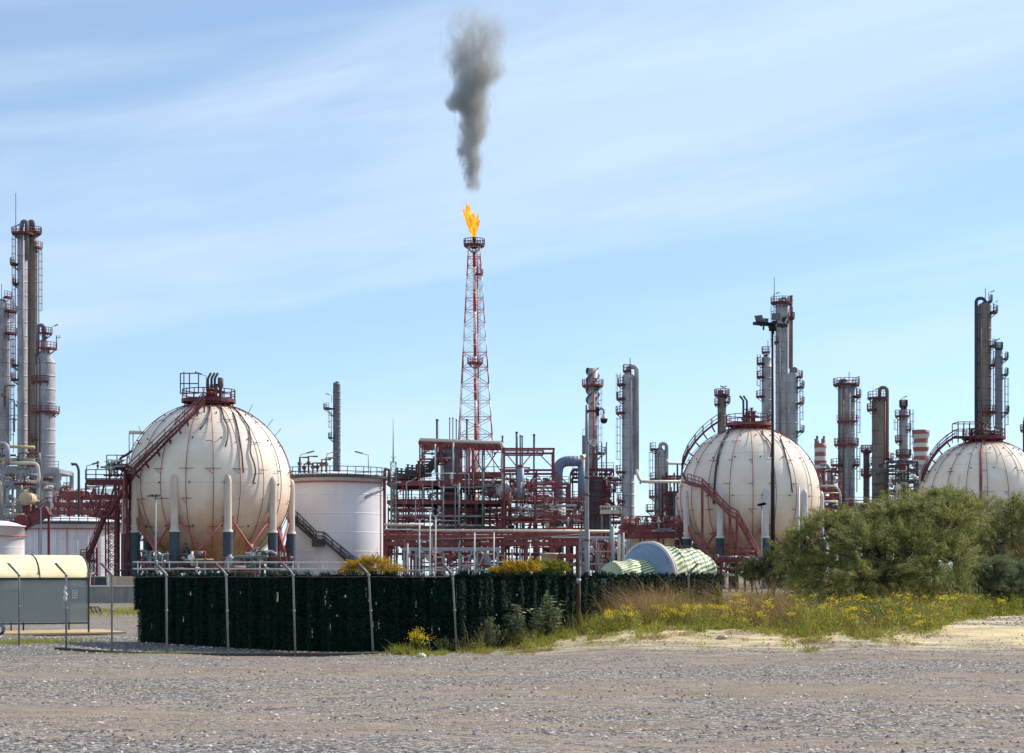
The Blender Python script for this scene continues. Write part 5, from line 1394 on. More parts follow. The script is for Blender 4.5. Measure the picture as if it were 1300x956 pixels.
def vessel():
    d = 68; c = P(822, 734, d)
    t = thing('wrapped_vessel', 'large blue ended vessel wrapped in a green striped tarpaulin behind the hedge screen', 'vessel', (c.x, c.y, 0))
    t.rotation_euler = (0, 0, R(44)); ORG[t.name] = V((0, 0, 0))
    zc = c.z
    def tarp_mesh(x0, x1, r0, r1, seed, amp):
        m = MB(); nx, na = 60, 96; vs = []
        for i in range(nx + 1):
            k = i / nx; x = x0 + (x1 - x0) * k; rr = r0 + (r1 - r0) * k
            if k > .93: rr *= 1 - ((k - .93) / .07) ** 2 * .25
            for j in range(na):
                a = 2 * PI * j / na
                f = math.sin(a * 7 + x * 2.6 + seed) * .35 + math.sin(a * 13 - x * 4.1 + seed * 2) * .25 + math.sin(x * 6 + a * 3 + seed) * .4
                f += max(0, math.sin(x * 3.1 + a * 1.6 + seed)) ** 8 * 1.3
                q = rr + amp * f
                vs.append((x, q * math.cos(a), zc + q * math.sin(a)))
        fs = [(i * na + j, (i + 1) * na + j, (i + 1) * na + (j + 1) % na, i * na + (j + 1) % na) for i in range(nx) for j in range(na)]
        m.add(vs, fs, True)
        m.f.append(tuple(len(m.v) - na + j for j in range(na))[::-1]); m.m.append(0); m.s.append(True)
        m.f.append(tuple(j for j in range(na))); m.m.append(0); m.s.append(True)
        return m
    tarp_mesh(.12, 3.0, 1.22, 1.16, 1.0, .045).build('tarpaulin', M['tarp'], t)
    tarp_mesh(-2.1, -.25, .62, .74, 2.2, .04).build('tarpaulin', M['tarp'], t)
    m = MB()
    ax = lambda x: V((x, 0, zc))
    m.tube([ax(-.35), ax(-.3), ax(-.12), ax(-.02), ax(.0)], [.7, .95, 1.25, 1.36, 1.38], 56, False); m.build('dished_end', M['blue_end'], t)
    m = MB(); m.tube([ax(-.03), ax(-.03), ax(.05), ax(.05)], [1.36, 1.46, 1.46, 1.3], 56, False); m.tube([ax(.08), ax(.08), ax(.15), ax(.15)], [1.3, 1.46, 1.46, 1.2], 56, False)
    for i in range(40):
        a = 2 * PI * i / 40; m.tube([(-.06, 1.41 * math.cos(a), zc + 1.41 * math.sin(a)), (.2, 1.41 * math.cos(a), zc + 1.41 * math.sin(a))], .022, 6)
    m.build('flange', M['steel_white'], t)
    for x in (.7, 2.3):
        m = MB(); m.box((x, 0, .35), (.4, 1.6, .7)); m.build('cradle', M['bark'], t)
    m = MB()
    for x in (.9, 1.5, 2.1, 2.6):
        m.tube([(x + .1 * math.sin(a), (1.3) * math.cos(a), zc + 1.3 * math.sin(a)) for a in [2 * PI * i / 40 for i in range(41)]], .012, 5)
    m.build('tie_rope', M['steel_dark'], t)
vessel()

# ------------------------------------------------------------------ yellow roofed shelter
def shelter():
    th = R(27); x0, y0 = X(112.5, 55.7), 55.7
    t = thing('shelter', 'open shelter with yellow barrel roof and grey translucent panels at left', 'shelter', (x0, y0, 0))
    t.rotation_euler = (0, 0, th); ORG[t.name] = V((0, 0, 0))       # local -x runs left along the front, +y is depth
    D = 2.8; L = 6.4; ze = 1.80; rise = .72
    def roofpt(x, a, o=0): return V((x, D / 2 - (D / 2 + o) * math.cos(a), ze + (rise + o) * math.sin(a)))
    m = MB(); n = 24; vs = []
    for x in (.03, -L):
        for o in (0, .03): vs += [roofpt(x, PI * i / n, o) for i in range(n + 1)]
    k = n + 1
    fs = []
    for i in range(n):
        fs += [(k + i, k + i + 1, 3 * k + i + 1, 3 * k + i), (i + 1, i, 2 * k + i, 2 * k + i + 1), (i, i + 1, k + i + 1, k + i)]
    m.add(vs, fs, True); m.build('roof', M['shelter_roof'], t)
    for x in (0.02, -1.55, -3.1, -4.65, -6.2):
        m = MB(); m.tube([roofpt(x, PI * i / 20, .035) for i in range(21)], .02, 6); m.build('roof_rib', M['steel_dark'], t)
    m = MB(); m.bar((0.03, -.02, ze - .02), (-L, -.02, ze - .02), .05, .08); m.bar((0.03, D, ze - .02), (-L, D, ze - .02), .05, .08); m.build('eave_rail', M['steel_dark'], t)
    for y in (0, D):
        for x in ((0, -2.95, -5.9) if y == 0 else (0, -1.5, -4.4)):
            m = MB(); m.bar((x, y, .06), (x, y, ze - .06), .05); m.build('post', M['steel_dark'], t)
    for y in (0.03, D - .03):
        m = MB(); m.bar((0, y, .36), (-L, y, .36), .04, .05); m.build('lower_rail', M['steel_dark'], t)
        for (xa, xb) in ((-.03, -2.92), (-2.98, -5.87)):
            m = MB(); m.box(((xa + xb) / 2, y, 1.08), (abs(xa - xb), .012, 1.36)); m.build('panel', M['polycarb'], t)
    m = MB(); m.bar((-1.9, D, .06), (-1.9, D, .36), .04); m.build('stub_post', M['steel_dark'], t)
    m = MB(); m.box((-L / 2 + .55, D / 2, .03), (L + 1.2, D + .5, .06)); m.build('slab', M['shelter_slab'], t)
    m = MB(); m.box((-.45, -.02, 1.28), (.17, .012, .26)); sg = m.build('notice', M['steel_white'], t)
    m = MB()
    for i in range(3):
        for j in range(2): m.box((-.45 - .035 + j * .07, -.03, 1.36 - i * .075), (.04, .006, .035))
    m.build('pictogram', M['steel_dark'], sg)
t_ = NT('yellow_roof_sheet'); c_ = t_.mix(t_.ramp(t_.noise(.9, 5, .65), [(.4, 0.0), (.7, 1.0)]), '#d8ccaa', '#c2b48c')
c_ = t_.mix(t_.ramp(t_.noise(2.2, 5, .7, t_.mapping((1, .2, 1))), [(.55, 0.0), (.8, .6)]), c_, '#9c8c60')
M['shelter_roof'] = t_.out(c_, .6, 0, .2)
M['shelter_slab'] = worn('tan_slab', '#b8a37c', '#8b7a60', .9, scale=1, amount=.4, streak=False)
t_ = NT('translucent_panel'); M['polycarb'] = t_.out(t_.mix(t_.noise(.6, 4, .6), '#8b9492', '#aab1ad'), .28, 0, .6); t_.b.inputs['Alpha'].default_value = .58
shelter()
t = thing('cable_coil', 'small dark cable coil lying at the foot of the shelter panel', 'cable coil', (X(6, 54), 53.4, 0.06))
m = MB()
for k in range(5):
    m.tube([(X(6, 54) + (.13 + .015 * k) * math.cos(a), 53.3 + k * .02 + .03 * math.sin(a * 2), .22 + (.13 + .01 * k) * math.sin(a)) for a in [2 * PI * i / 20 for i in range(21)]], .016, 5)
m.build('loop', M['sleeve'], t)

M['kerb'] = worn('shade_dark_kerb', '#4b4845', '#2e2c2a', .9, scale=2, amount=.6)  # dark colour carries the shadow line along the fence foot
# ------------------------------------------------------------------ boundary fence
posts = [(24, 46.4, 0), (84, 44.0, 0), (142, 42.2, 0), (211, 41.3, 1), (287, 41.0, 3), (372, 41.0, 3), (468, 41.0, 6), (574.5, 41.6, 5.5)]
fence = thing('boundary_fence', 'wire fence of grey angled posts running along the gravel road', 'fence', (X(287, 41), 41, 0))
def fence_post(par, px, d, lean, sx=-1, dark=False, base=0.0, darm=None):
    m = MB(); top = P(px, 729, d); b = V((X(px + lean, d), d, base - .05)); k = 12.5 * S(d)
    m.tube(rounded([b, top, top + V((sx * k, -.06, k * 1.12))], .06, 5), .025, 8)
    m.tube([top + V((0, 0, -.05)), top + V((0, 0, .0))], .04, 8); m.tube([b.lerp(top, .55), b.lerp(top, .57)], .036, 8)
    p = m.build('post', M['galv'], par)
    m = MB(); e = top + V((sx * k, -.06, k * 1.12))
    m.bar(top.lerp(e, .05) + V((-.03, -.0, 0)), e + V((-.03, 0, 0)), .018, .03); m.build('barb_arm', M['black_metal'], p)
    return top, b, e
prev = None; pinfo = []
for px, d, ln in posts: pinfo.append(fence_post(fence, px, d, ln))
for (z, sag, kk) in ((1.86, .012, 0), (.06, .01, 0), (None, .01, .45), (None, .01, .95)):
    m = MB(); pts = []
    pi = [(V((pinfo[0][0].x - 3.2, pinfo[0][0].y + 2.4, pinfo[0][0].z)), V((pinfo[0][1].x - 3.2, pinfo[0][1].y + 2.4, 0)), pinfo[0][2] + V((-3.2, 2.4, 0)))] + pinfo
    for i, (a, b, e) in enumerate(pi):
        q = b.lerp(a, (z + .05) / (a.z + .05)) if z is not None else a.lerp(e, kk)
        if pts:
            mid = pts[-1].lerp(q, .5); mid.z -= sag; pts.append(mid)
        pts.append(q)
    m.tube(pts, .0025, 4); m.build('wire', M['galv'], fence)
def chainlink():
    m = MB(); pi = pinfo
    for (a, b, e), (a2, b2, e2) in list(zip(pi, pi[1:]))[:4]:
        L = (a2 - a).length; n = int(L / .14)
        for i in range(-n, n):
            for sgn in (1, -1):
                # diagonal from bottom to top rising over .9 of the height
                u0, u1 = i / n, (i + .9 / .14 * .0 + n * .95 / (L / 1) * .9) / n
                if sgn < 0: u0, u1 = 1 - u0, 1 - u1
                k0, k1 = 0.0, 1.0
                lo, hi = 0.0, 1.0
                if abs(u1 - u0) < 1e-6: continue
                ta = (0 - u0) / (u1 - u0); tb = (1 - u0) / (u1 - u0)
                if ta > tb: ta, tb = tb, ta
                k0 = max(0, ta); k1 = min(1, tb)
                if k1 - k0 < .02: continue
                A = b.lerp(b2, u0 + (u1 - u0) * k0).lerp(a.lerp(a2, u0 + (u1 - u0) * k0), k0 * .97)
                B = b.lerp(b2, u0 + (u1 - u0) * k1).lerp(a.lerp(a2, u0 + (u1 - u0) * k1), k1 * .97)
                m.bar(A, B, .0022)
    m.build('mesh_net', M['galv'], fence)
f2 = thing('fence_post', 'lone fence post leaning its arm right before the striped vessel', 'fence post', (X(874, 50), 50, 0))
fence_post(f2, 874, 50, 0, 1, base=.3)
f3 = thing('wooden_post', 'dark weathered wooden post at the corner of the hedge screen', 'post', (X(734, 45.6), 45.6, 0))
m = MB(); x = X(734, 45.6); m.tube([(x + .03, 45.6, 0), (x, 45.6, 1.2), (x - .01, 45.6, Z(709, 45.6))], [.075, .065, .055], 9); m.build('post', M['bark'], f3)
m = MB(); m.tube([(x - .06, 45.5, 1.75), (x + .06, 45.5, 1.72)], .075, 9); m.build('wire_wrap', M['galv'], f3)
m = MB(); b_ = P(82.5, 760, 43.9)
for (dx, dz, r_) in ((0, 0, .05), (.02, .09, .045), (-.01, .17, .03), (.01, .25, .03), (.0, .32, .015)):
    m.sphere((b_.x + dx, b_.y, b_.z + dz), r_, 6, 1.6)
rg = m.build('plastic_rag', M['steel_white'], None, b_); tag(rg, 'crumpled white plastic rag snagged on the second fence post', 'rag')
kb = MB(); kb.box((0, 0, 0), (.01, .01, .01)); kb = MB()
kp = [V((X(px, d), d + .1, 0)) for px, d in ((70, 44.4), (142, 42.2), (211, 41.3), (287, 41.0), (372, 41.0), (480, 41.0))]
for a, b in zip(kp, kp[1:]): kb.bar(a + V((0, 0, .015)), b + V((0, 0, .015)), .1, .06)
k_ = kb.build('kerb', M['kerb']); k_['kind'] = 'structure'; k_['label'] = 'low concrete kerb coloured dark as the shadow line under the wire fence'

# ------------------------------------------------------------------ foliage helpers (numpy)
rng = np.random.default_rng(7)
def norm(a): return a / (np.linalg.norm(a, axis=1, keepdims=True) + 1e-9)
def leaves_mesh(P0, D, L, W):
    """one narrow four point leaf per row"""
    n = len(P0); D = norm(D); s_ = norm(np.cross(D, rng.normal(size=(n, 3))))
    L = L[:, None]; W = W[:, None]
    v = np.stack([P0, P0 + D * L * .45 + s_ * W * .5, P0 + D * L, P0 + D * L * .45 - s_ * W * .5], 1).reshape(-1, 3)
    q = np.arange(n * 4).reshape(n, 4)
    return v, q
def blades_mesh(P0, H, W, lean, bend=.35):
    """grass blade of two quads: lean (n,2) horizontal direction"""
    n = len(P0); up = np.array([0, 0, 1.0]); a = rng.uniform(0, 2 * np.pi, n); s_ = np.stack([np.cos(a), np.sin(a) * .5, np.zeros(n)], 1)
    ln = np.concatenate([lean, np.zeros((n, 1))], 1)
    mid = P0 + up * (H * .55)[:, None] + ln * (H * bend * .35)[:, None]
    tip = P0 + up * (H)[:, None] * (1 - .12 * bend) + ln * (H * bend * 1.1)[:, None]
    w = W[:, None]
    v = np.stack([P0 - s_ * w * .5, P0 + s_ * w * .5, mid + s_ * w * .4, mid - s_ * w * .4, tip + s_ * w * .06, tip - s_ * w * .06], 1).reshape(-1, 3)
    i = np.arange(n)[:, None] * 6
    q = np.concatenate([i + np.array([0, 1, 2, 3]), i + np.array([3, 2, 4, 5])], 0)
    return v, q
def shrub(name, label, cat, base, lobes, mat, twigs, leaves, L, W, limb_r=.06, wind=(0, 0), stiff=.5, group=None, bark='bark', show_twigs=True, inner=.15, crown='crown', up=.35, trunk_pts=None):
    base = V(base); t = thing(name, label, cat, base, group); m = MB(); P0 = []; D0 = []
    tot = sum(l[1][0] * l[1][2] for l in lobes)
    for li, (c, r) in enumerate(lobes):
        c = V(c)
        st = V(trunk_pts[-1]) if trunk_pts else base
        mid = st.lerp(c, .5) + V((rng.normal() * .12, rng.normal() * .12, .15)) * (c - st).length * .6
        m.tube(rounded([st, mid, c], (c - st).length * .4, 4), [limb_r * (1 - .75 * i / 6) for i in range(7)], 6)
        nt_ = max(4, int(twigs * r[0] * r[2] / tot))
        for k in range(nt_):
            u = rng.normal(size=3); u[2] = u[2] + up; u /= np.linalg.norm(u)
            rr = np.array(r)
            a = np.array(c) + u * rr * rng.uniform(inner * .3, inner * 2.2); k_ = rng.uniform(.65, 1.25) if rng.random() > .07 else rng.uniform(1.3, 1.6)
            b = np.array(c) + u * rr * k_
            bd = np.array([wind[0], wind[1], 0]) * rng.uniform(.3, 1.2) + rng.normal(size=3) * .08 * rr
            mid = (a + b) / 2 + np.array([0, 0, .22]) * rr[2] + rng.normal(size=3) * .08 * rr
            e = b + bd
            if show_twigs and k % 3 == 0: m.tube([V(a), V(mid), V(e)], [limb_r * .22, limb_r * .14, limb_r * .05], 4, False)
            nl = int(leaves * rng.uniform(.5, 1.4)); tt = rng.uniform(.25, 1, nl) ** .8
            pts = (1 - tt)[:, None] ** 2 * a + 2 * (tt * (1 - tt))[:, None] * mid + (tt ** 2)[:, None] * e
            tg = 2 * (1 - tt)[:, None] * (mid - a) + 2 * tt[:, None] * (e - mid)
            tg = tg / (np.linalg.norm(tg, axis=1, keepdims=True) + 1e-9)
            P0.append(pts + rng.normal(size=(nl, 3)) * .055 * rr.mean()); D0.append(tg + np.array([wind[0] * 4, 0, .1]) + rng.normal(size=(nl, 3)) * (1 - stiff) * 1.2)
    if trunk_pts:
        tp = [base] + [V(p) for p in trunk_pts]; m.tube(rounded(tp, .4, 3), [limb_r * 1.8] * 1 + [limb_r * 1.2] * (len(rounded(tp, .4, 3)) - 1), 8)
    m.build('limbs' if False else 'trunk', M[bark], t)
    P0 = np.concatenate(P0); D0 = np.concatenate(D0); n = len(P0)
    keep = P0[:, 2] > base.z + .03; P0, D0 = P0[keep], D0[keep]; n = len(P0)
    v, q = leaves_mesh(P0, D0, L * rng.uniform(.6, 1.3, n), W * rng.uniform(.6, 1.3, n))
    build_np(crown, v, q, M[mat], t)
    return t

# hedge screen of artificial greenery on the fence
def hedge(label, line, cols, tiers, seed, first_low=0.0, zt=1.9):
    r_ = np.random.default_rng(seed); line = [V((X(px, d), d, 0)) for px, d in line]
    t = thing('hedge_screen', label, 'hedge screen', tuple(line[0]))
    fold = lambda s_: .045 * math.sin(s_ * 9.5 + 1.5 * math.sin(s_ * 2.1)) + .03 * math.sin(s_ * 21.0 + 2 * math.sin(s_ * 3.3))
    sagz = lambda s_: .018 * math.sin(s_ * 2.3 + seed) + .014 * math.sin(s_ * 6.1) + .010 * math.sin(s_ * 14.7)
    seg = [(b - a).length for a, b in zip(line, line[1:])]; tot = sum(seg)
    def at(u):
        s_ = u * tot
        for (a, b), L in zip(zip(line, line[1:]), seg):
            if s_ <= L + 1e-6: return a.lerp(b, s_ / L), (b - a).normalized()
            s_ -= L
        return line[-1], (line[-1] - line[-2]).normalized()
    for ti, (z0, z1) in enumerate(tiers):
        for c in range(cols):
            u0, u1 = c / cols, (c + 1) / cols
            if ti and c == 0: u0 += first_low
            a, tg = at(max(0, u0 - .002)); b, _ = at(min(1, u1 + .002)); nrm = V((tg.y, -tg.x, 0)); off = nrm * (.03 if ti else .05)
            m = MB(); W = (b - a).length; nx = max(4, int(W / .03)); nz = 16; jz = r_.uniform(-.02, .02)
            vs = []; fs = []
            for i in range(nx + 1):
                for j in range(nz + 1):
                    p = a.lerp(b, i / nx) + off * (1 + 1.0 * math.sin(i / nx * PI)) + nrm * fold((u0 + (u1 - u0) * i / nx) * tot); vs.append((p.x, p.y, z0 + (z1 - z0 + jz + sagz((u0 + (u1 - u0) * i / nx) * tot)) * j / nz))
            slits = {(int(r_.integers(0, nx)), int(r_.integers(1, nz - 5))): int(r_.integers(2, 5)) for _ in range(int(nx * .05))}
            gone = {(i, j + q) for (i, j), L_ in slits.items() for q in range(L_)}
            for i in range(nx):
                for j in range(nz):
                    if (i, j) in gone: continue
                    hole = .002 + (.012 if j in (14, 15) and ti else 0) + (.01 if i in (2, nx - 3) else 0)
                    if r_.random() > hole: fs.append((i * (nz + 1) + j, (i + 1) * (nz + 1) + j, (i + 1) * (nz + 1) + j + 1, i * (nz + 1) + j + 1))
            m.add(vs, fs); pn = m.build('screen_panel', M['hedge_back'], t)
            n = int(W * (z1 - z0) * 4200); uu = r_.random(n); sv = (u0 + (u1 - u0) * uu) * tot; sg = np.array([sagz(q) for q in sv]); fo = np.array([fold(q) for q in sv]); zz = z0 + .02 + r_.random(n) * (z1 - z0 + jz + sg)
            A = np.array(a); B = np.array(b); N = np.array(nrm); P0 = A + (B - A) * uu[:, None]; P0[:, 2] = zz
            P0 += N * (.05 + .04 * np.sin(uu * np.pi) + fo)[:, None] + N * r_.uniform(-.01, .03, n)[:, None]
            T = np.array(tg); D = N * r_.uniform(.15, .8, n)[:, None] + T * r_.normal(0, .45, n)[:, None]; D[:, 2] = r_.uniform(-1.3, -.1, n)
            top = zz > z1 + sg - .07; D[top, 2] = r_.uniform(-.2, 1.6, top.sum())
            v, q = leaves_mesh(P0, D, r_.uniform(.05, .12, n) * (1 + .5 * top), r_.uniform(.008, .018, n))
            build_np('bristle_foliage', v, q, M['hedge'], pn)
    return t
hedge('long dark green artificial hedge screen fixed behind the fence posts', [(176, 49.2), (300, 44.6), (400, 42.4), (560, 42.3), (733, 46.2)], 11, [(.93, 1.89), (.02, .97)], 3, .012)
hedge('lighter green hedge screen stretch running back from the corner post', [(735, 46.4), (912, 59.5)], 7, [(.95, 1.87), (.1, .98)], 4)

# ------------------------------------------------------------------ shrubs
def PX(px, py, d): return tuple(P(px, py, d))
def lob(px, py, rx, ry, d, depth=None): s = S(d); return (PX(px, py, d), (rx * s, depth or (rx + ry) / 2 * s, ry * s))
d = 57
shrub('tamarisk_bush', 'large feathery olive green bush filling the right of the picture', 'bush', (X(1180, d), d, .5),
      [lob(1004, 716, 24, 28, d), lob(1022, 694, 28, 28, d + .4), lob(1048, 676, 32, 26, d), lob(1048, 732, 40, 34, d - .5), lob(1090, 738, 34, 24, d - 1.9), lob(1175, 734, 34, 26, d - 1.6), lob(1085, 668, 36, 26, d + .6), lob(1126, 658, 34, 26, d), lob(1100, 704, 46, 38, d - .8),
       lob(1160, 658, 38, 32, d + .5), lob(1150, 708, 50, 42, d - .6), lob(1200, 674, 40, 36, d), lob(1205, 714, 44, 38, d - .3), lob(1085, 750, 44, 24, d + .8), lob(1150, 752, 40, 22, d + 1.1), lob(1205, 750, 36, 24, d + .3), lob(1192, 642, 34, 24, d + 1), lob(1228, 660, 30, 28, d + 1), lob(1120, 762, 44, 18, d + .6), lob(1180, 764, 40, 16, d + .4), lob(1058, 764, 30, 16, d + .2), lob(1025, 755, 30, 20, d + .4)],
      'leaf_olive', 2300, 105, .14, .011, .06, (-.14, 0), .78, up=.45, trunk_pts=[(X(1150, d - 1.2), d - 1.2, .9), (X(1120, d - 1.4), d - 1.3, 1.75)])
d = 66
shrub('tamarisk_bush', 'sparser bush with bare brown twigs behind the large bush at right edge', 'bush', (X(1275, d), d, .4),
      [lob(1212, 640, 28, 20, d), lob(1245, 655, 30, 24, d), lob(1283, 650, 30, 22, d), lob(1306, 665, 28, 26, d + .5), lob(1262, 690, 32, 28, d), lob(1300, 705, 26, 30, d), lob(1235, 715, 34, 28, d), lob(1275, 670, 34, 26, d + .8), lob(1230, 690, 24, 24, d), lob(1270, 725, 40, 24, d)],
      'leaf_olive', 950, 90, .125, .011, .06, (.05, 0), .7, up=.5)
d = 60
shrub('grey_shrub', 'grey green round shrub at the right edge below the sparse bush', 'bush', (X(1255, d), d, .5),
      [lob(1232, 728, 26, 22, d), lob(1262, 732, 28, 24, d), lob(1292, 738, 24, 24, d + .5), lob(1245, 748, 34, 18, d), lob(1285, 752, 30, 16, d)], 'leaf_grey', 800, 70, .12, .016, .03, (0, 0), .6)
d = 61
shrub('dark_shrub', 'dark green low shrub at the left foot of the large bush', 'bush', (X(970, d), d, .5),
      [lob(955, 727, 20, 16, d), lob(978, 722, 18, 20, d), lob(1000, 735, 22, 18, d)], 'leaf_dark', 260, 70, .10, .018, .04, (0, 0), .45)
for (lab, px, d, ls, mt) in (('yellow flowering bush above the hedge before the tall white tank', 470, 62, [(452, 722, 18, 10), (472, 719, 24, 12), (495, 724, 16, 8), (440, 726, 10, 6)], 'leaf_yellow'),
                             ('yellow flowering bush above the hedge left of a green bush', 655, 60, [(630, 727, 14, 7), (650, 724, 20, 10), (672, 722, 16, 10)], 'leaf_yellow'),
                             ('yellow green bush beside the yellow one left of the camera pole', 700, 63, [(690, 722, 14, 10), (708, 723, 15, 10)], 'leaf_ygreen')):
    shrub('broom_bush', lab, 'bush', (X(px, d), d, 0), [lob(a, b, c, e, d, .6) for a, b, c, e in ls] + [lob(px, 745, 24, 18, d, .7)], mt, 420, 60, .07, .022, .03, (0, 0), .4)

def gat(px, py):
    d = 16.0
    while d < 90:
        if Z(py, d) <= gh(X(px, d), d): return d
        d += .1
    return 90
def weed(label, px, row, h, w_, mat, seed, n=26, leafL=.12, leafW=.03, tilt=.25, group=None, flower=False):
    d = min(gat(px, row), (float(np.interp(px, [400, 560, 733, 912], [42.3, 42.2, 46.0, 59])) - .55)); b = V((X(px, d), d, gh(X(px, d), d))); t = thing('weed_plant', label, 'weed', tuple(b), group)
    r_ = np.random.default_rng(seed); m = MB(); P0 = []; D0 = []; FL = []
    for i in range(n):
        a = r_.uniform(0, 2 * PI); q = abs(r_.normal(0, .45)); e = b + V((math.cos(a) * w_ * q, math.sin(a) * w_ * q * .6, h * r_.uniform(.6, 1.0) * (1 - .35 * min(1, q))))
        s0 = b + V((math.cos(a) * w_ * q * .4, math.sin(a) * w_ * q * .3, 0)); mid = s0.lerp(e, .5) + V((0, 0, h * .1))
        m.tube([s0, mid, e], [.009, .007, .003], 4, False); FL.append(e)
        for k in range(26):
            tt = r_.uniform(.2, 1.0); p = (1 - tt) ** 2 * s0 + 2 * tt * (1 - tt) * mid + tt * tt * e
            an = r_.uniform(0, 2 * PI); P0.append(tuple(p)); D0.append((math.cos(an), math.sin(an), tilt + r_.uniform(-.2, .3)))
    m.build('stem', M['leaf_dark'], t)
    P0 = np.array(P0); D0 = np.array(D0); k = len(P0)
    v, q = leaves_mesh(P0, D0, leafL * r_.uniform(.5, 1.2, k), leafW * r_.uniform(.6, 1.2, k)); build_np('leaves', v, q, M[mat], t)
    if flower:
        c = np.repeat(np.array([tuple(e) for e in FL]), 26, 0) + r_.normal(size=(n * 26, 3)) * np.array([.07, .07, .03])
        v, q = leaves_mesh(c, r_.normal(size=c.shape), r_.uniform(.02, .04, len(c)), r_.uniform(.015, .03, len(c))); build_np('blossom', v, q, M['flower'], t)
weed('yellow flowering weed against the hedge right of the last front post pair', 531, 831, .62, .32, 'leaf_ygreen', 1, 22, .07, .02, flower=True)
weed('grey green bushy weed leaning on the hedge by the eighth post', 622, 822, .85, .5, 'leaf_grey', 2, 34, .09, .02, .8)
weed('tall layered weed with pale flat leaves before the hedge', 655, 819, 1.15, .5, 'leaf_grey', 3, 26, .16, .035, 0)
weed('tallest layered weed with pale flat leaves before the hedge', 694, 815, 1.35, .65, 'leaf_grey', 4, 32, .17, .035, 0)
weed('low dark weed at the foot of the hedge behind a pale stone', 565, 829, .4, .5, 'leaf_dark', 5, 24, .07, .016, .7)
weed('bright green tall weed right of the striped vessel', 912, 790, 1.15, .25, 'leaf_ygreen', 6, 16, .1, .03, .9)

# ------------------------------------------------------------------ grass, flowers, stones
def edge_row(px):     # photo row of the front edge of the grass
    pts = [(480, 831), (520, 833), (600, 830), (650, 826), (720, 814), (790, 806), (860, 800), (960, 800), (990, 809), (1040, 810), (1110, 810), (1150, 808), (1180, 803), (1200, 795), (1225, 787), (1310, 780)]
    return float(np.interp(px, [p[0] for p in pts], [p[1] for p in pts]))
EDGE = {px: gat(px, edge_row(px)) for px in range(470, 1330, 5)}
def scatter(n, x0, x1, depth, off=0.0, patch=None, dmax=70, power=1.0):
    out = []; r_ = np.random.default_rng(int(n + x0))
    while len(out) < n:
        px = r_.uniform(x0, x1); e = EDGE[int(px // 5 * 5)] + .5 * math.sin(px * .09) + .35 * math.sin(px * .23 + 1) + .25 * math.sin(px * .61); d = e + off + r_.random() ** power * depth + r_.normal() * .12
        x = X(px, d)
        if patch and not patch(x, d, px, r_): continue
        if d > dmax: continue
        out.append((x, d, gh(x, d) - .01))
    return np.array(out)
def hedge_d(px):
    return np.interp(px, [560, 733, 912, 913], [41.9, 45.6, 59, 75])
clump = lambda x, y, k=1.0, th=0.0: math.sin(x * 2.3 * k + 1.1 * math.sin(y * 1.7 * k)) + math.sin(y * 2.9 * k - x * 1.3 * k) * .8 > th
def hmod(p):
    x, y = p[:, 0], p[:, 1]
    k = np.sin(x * 1.9 + 1.3 * np.sin(y * 1.1)) + np.sin(x * 4.7 - y * 2.1) * .6 + np.sin(y * 3.1 + x * .8) * .5
    return np.clip(.72 + .3 * k, .25, 1.35)
def grass(name, label, n, x0, x1, depth, h, w_, mat, off=0, patch=None, power=1.0, bend=.35, lean=(0, 0)):
    p = scatter(n, x0, x1, depth, off, patch, power=power); n = len(p)
    ln = rng.normal(size=(n, 2)) * .8 + np.array(lean)
    v, q = blades_mesh(p, rng.uniform(h[0], h[1], n) * np.clip(rng.normal(1, .25, n), .4, 1.7) * hmod(p), rng.uniform(.6, 1.3, n) * w_, ln, bend)
    o = build_np(name, v, q, M[mat]); o['kind'] = 'stuff'; o['label'] = label
    return p
front = lambda x, d, px, r_: d < hedge_d(px) - .1
grass('grass', 'short bright green grass at the edge of the road', 36000, 490, 1300, 4.5, (.05, .24), .014, 'grass', 0, lambda x, d, px, r_: front(x, d, px, r_) and (clump(x, d, 1.0, -.1) or r_.random() < .10), 1.1, .6)
grass('grass', 'knee high green weeds and grass on the bank', 20000, 735, 1300, 9, (.2, .7), .016, 'grass', 1.3, lambda x, d, px, r_: front(x, d, px, r_) and (clump(x, d, .8, 0) or r_.random() < .18), .9, .6)
grass('dry_grass', 'tall dry tan grass between the hedge and the bush', 9500, 765, 965, 7.5, (.35, 1.1), .010, 'grass_dry', 1.9, lambda x, d, px, r_: front(x, d, px, r_) and (clump(x, d, .9, -.1) or r_.random() < .2), 1.0, .75, (-.4, 0))
grass('dry_grass', 'thin dry stalks scattered through the green weeds', 9000, 560, 1300, 7, (.25, .95), .008, 'stalk', .6, lambda x, d, px, r_: front(x, d, px, r_) and clump(x, d, 1.3, -.2), 1.0, .5)
grass('dry_grass', 'straw coloured dead grass lying on the sandy edge', 9000, 600, 1180, 3.0, (.03, .10), .012, 'grass_dry', -2.2, lambda x, d, px, r_: clump(x, d, 1.6, .4), .7, 1.4)
def herbs(n, x0, x1, off, depth, zr, label, mat, L, W, th=-.2, cl=1.1):
    """broad leaved weeds: small upright clouds of leaves"""
    p = scatter(n, x0, x1, depth, off, lambda x, d, px, r_: front(x, d, px, r_) and clump(x, d, cl, th)); n = len(p); h = rng.uniform(zr[0], zr[1], n)
    k = 34; c = np.repeat(p, k, 0); hh = np.repeat(h, k); u = rng.random(n * k)
    c = c + np.stack([rng.normal(0, .10, n * k) * (1.2 - u), rng.normal(0, .10, n * k) * (1.2 - u), u * hh], 1)
    D = rng.normal(size=(n * k, 3)); D[:, 2] = np.abs(D[:, 2]) * .8 + .2
    v, q = leaves_mesh(c, D, rng.uniform(.5, 1.2, n * k) * L, rng.uniform(.6, 1.2, n * k) * W)
    o = build_np('weeds', v, q, M[mat]); o['kind'] = 'stuff'; o['label'] = label
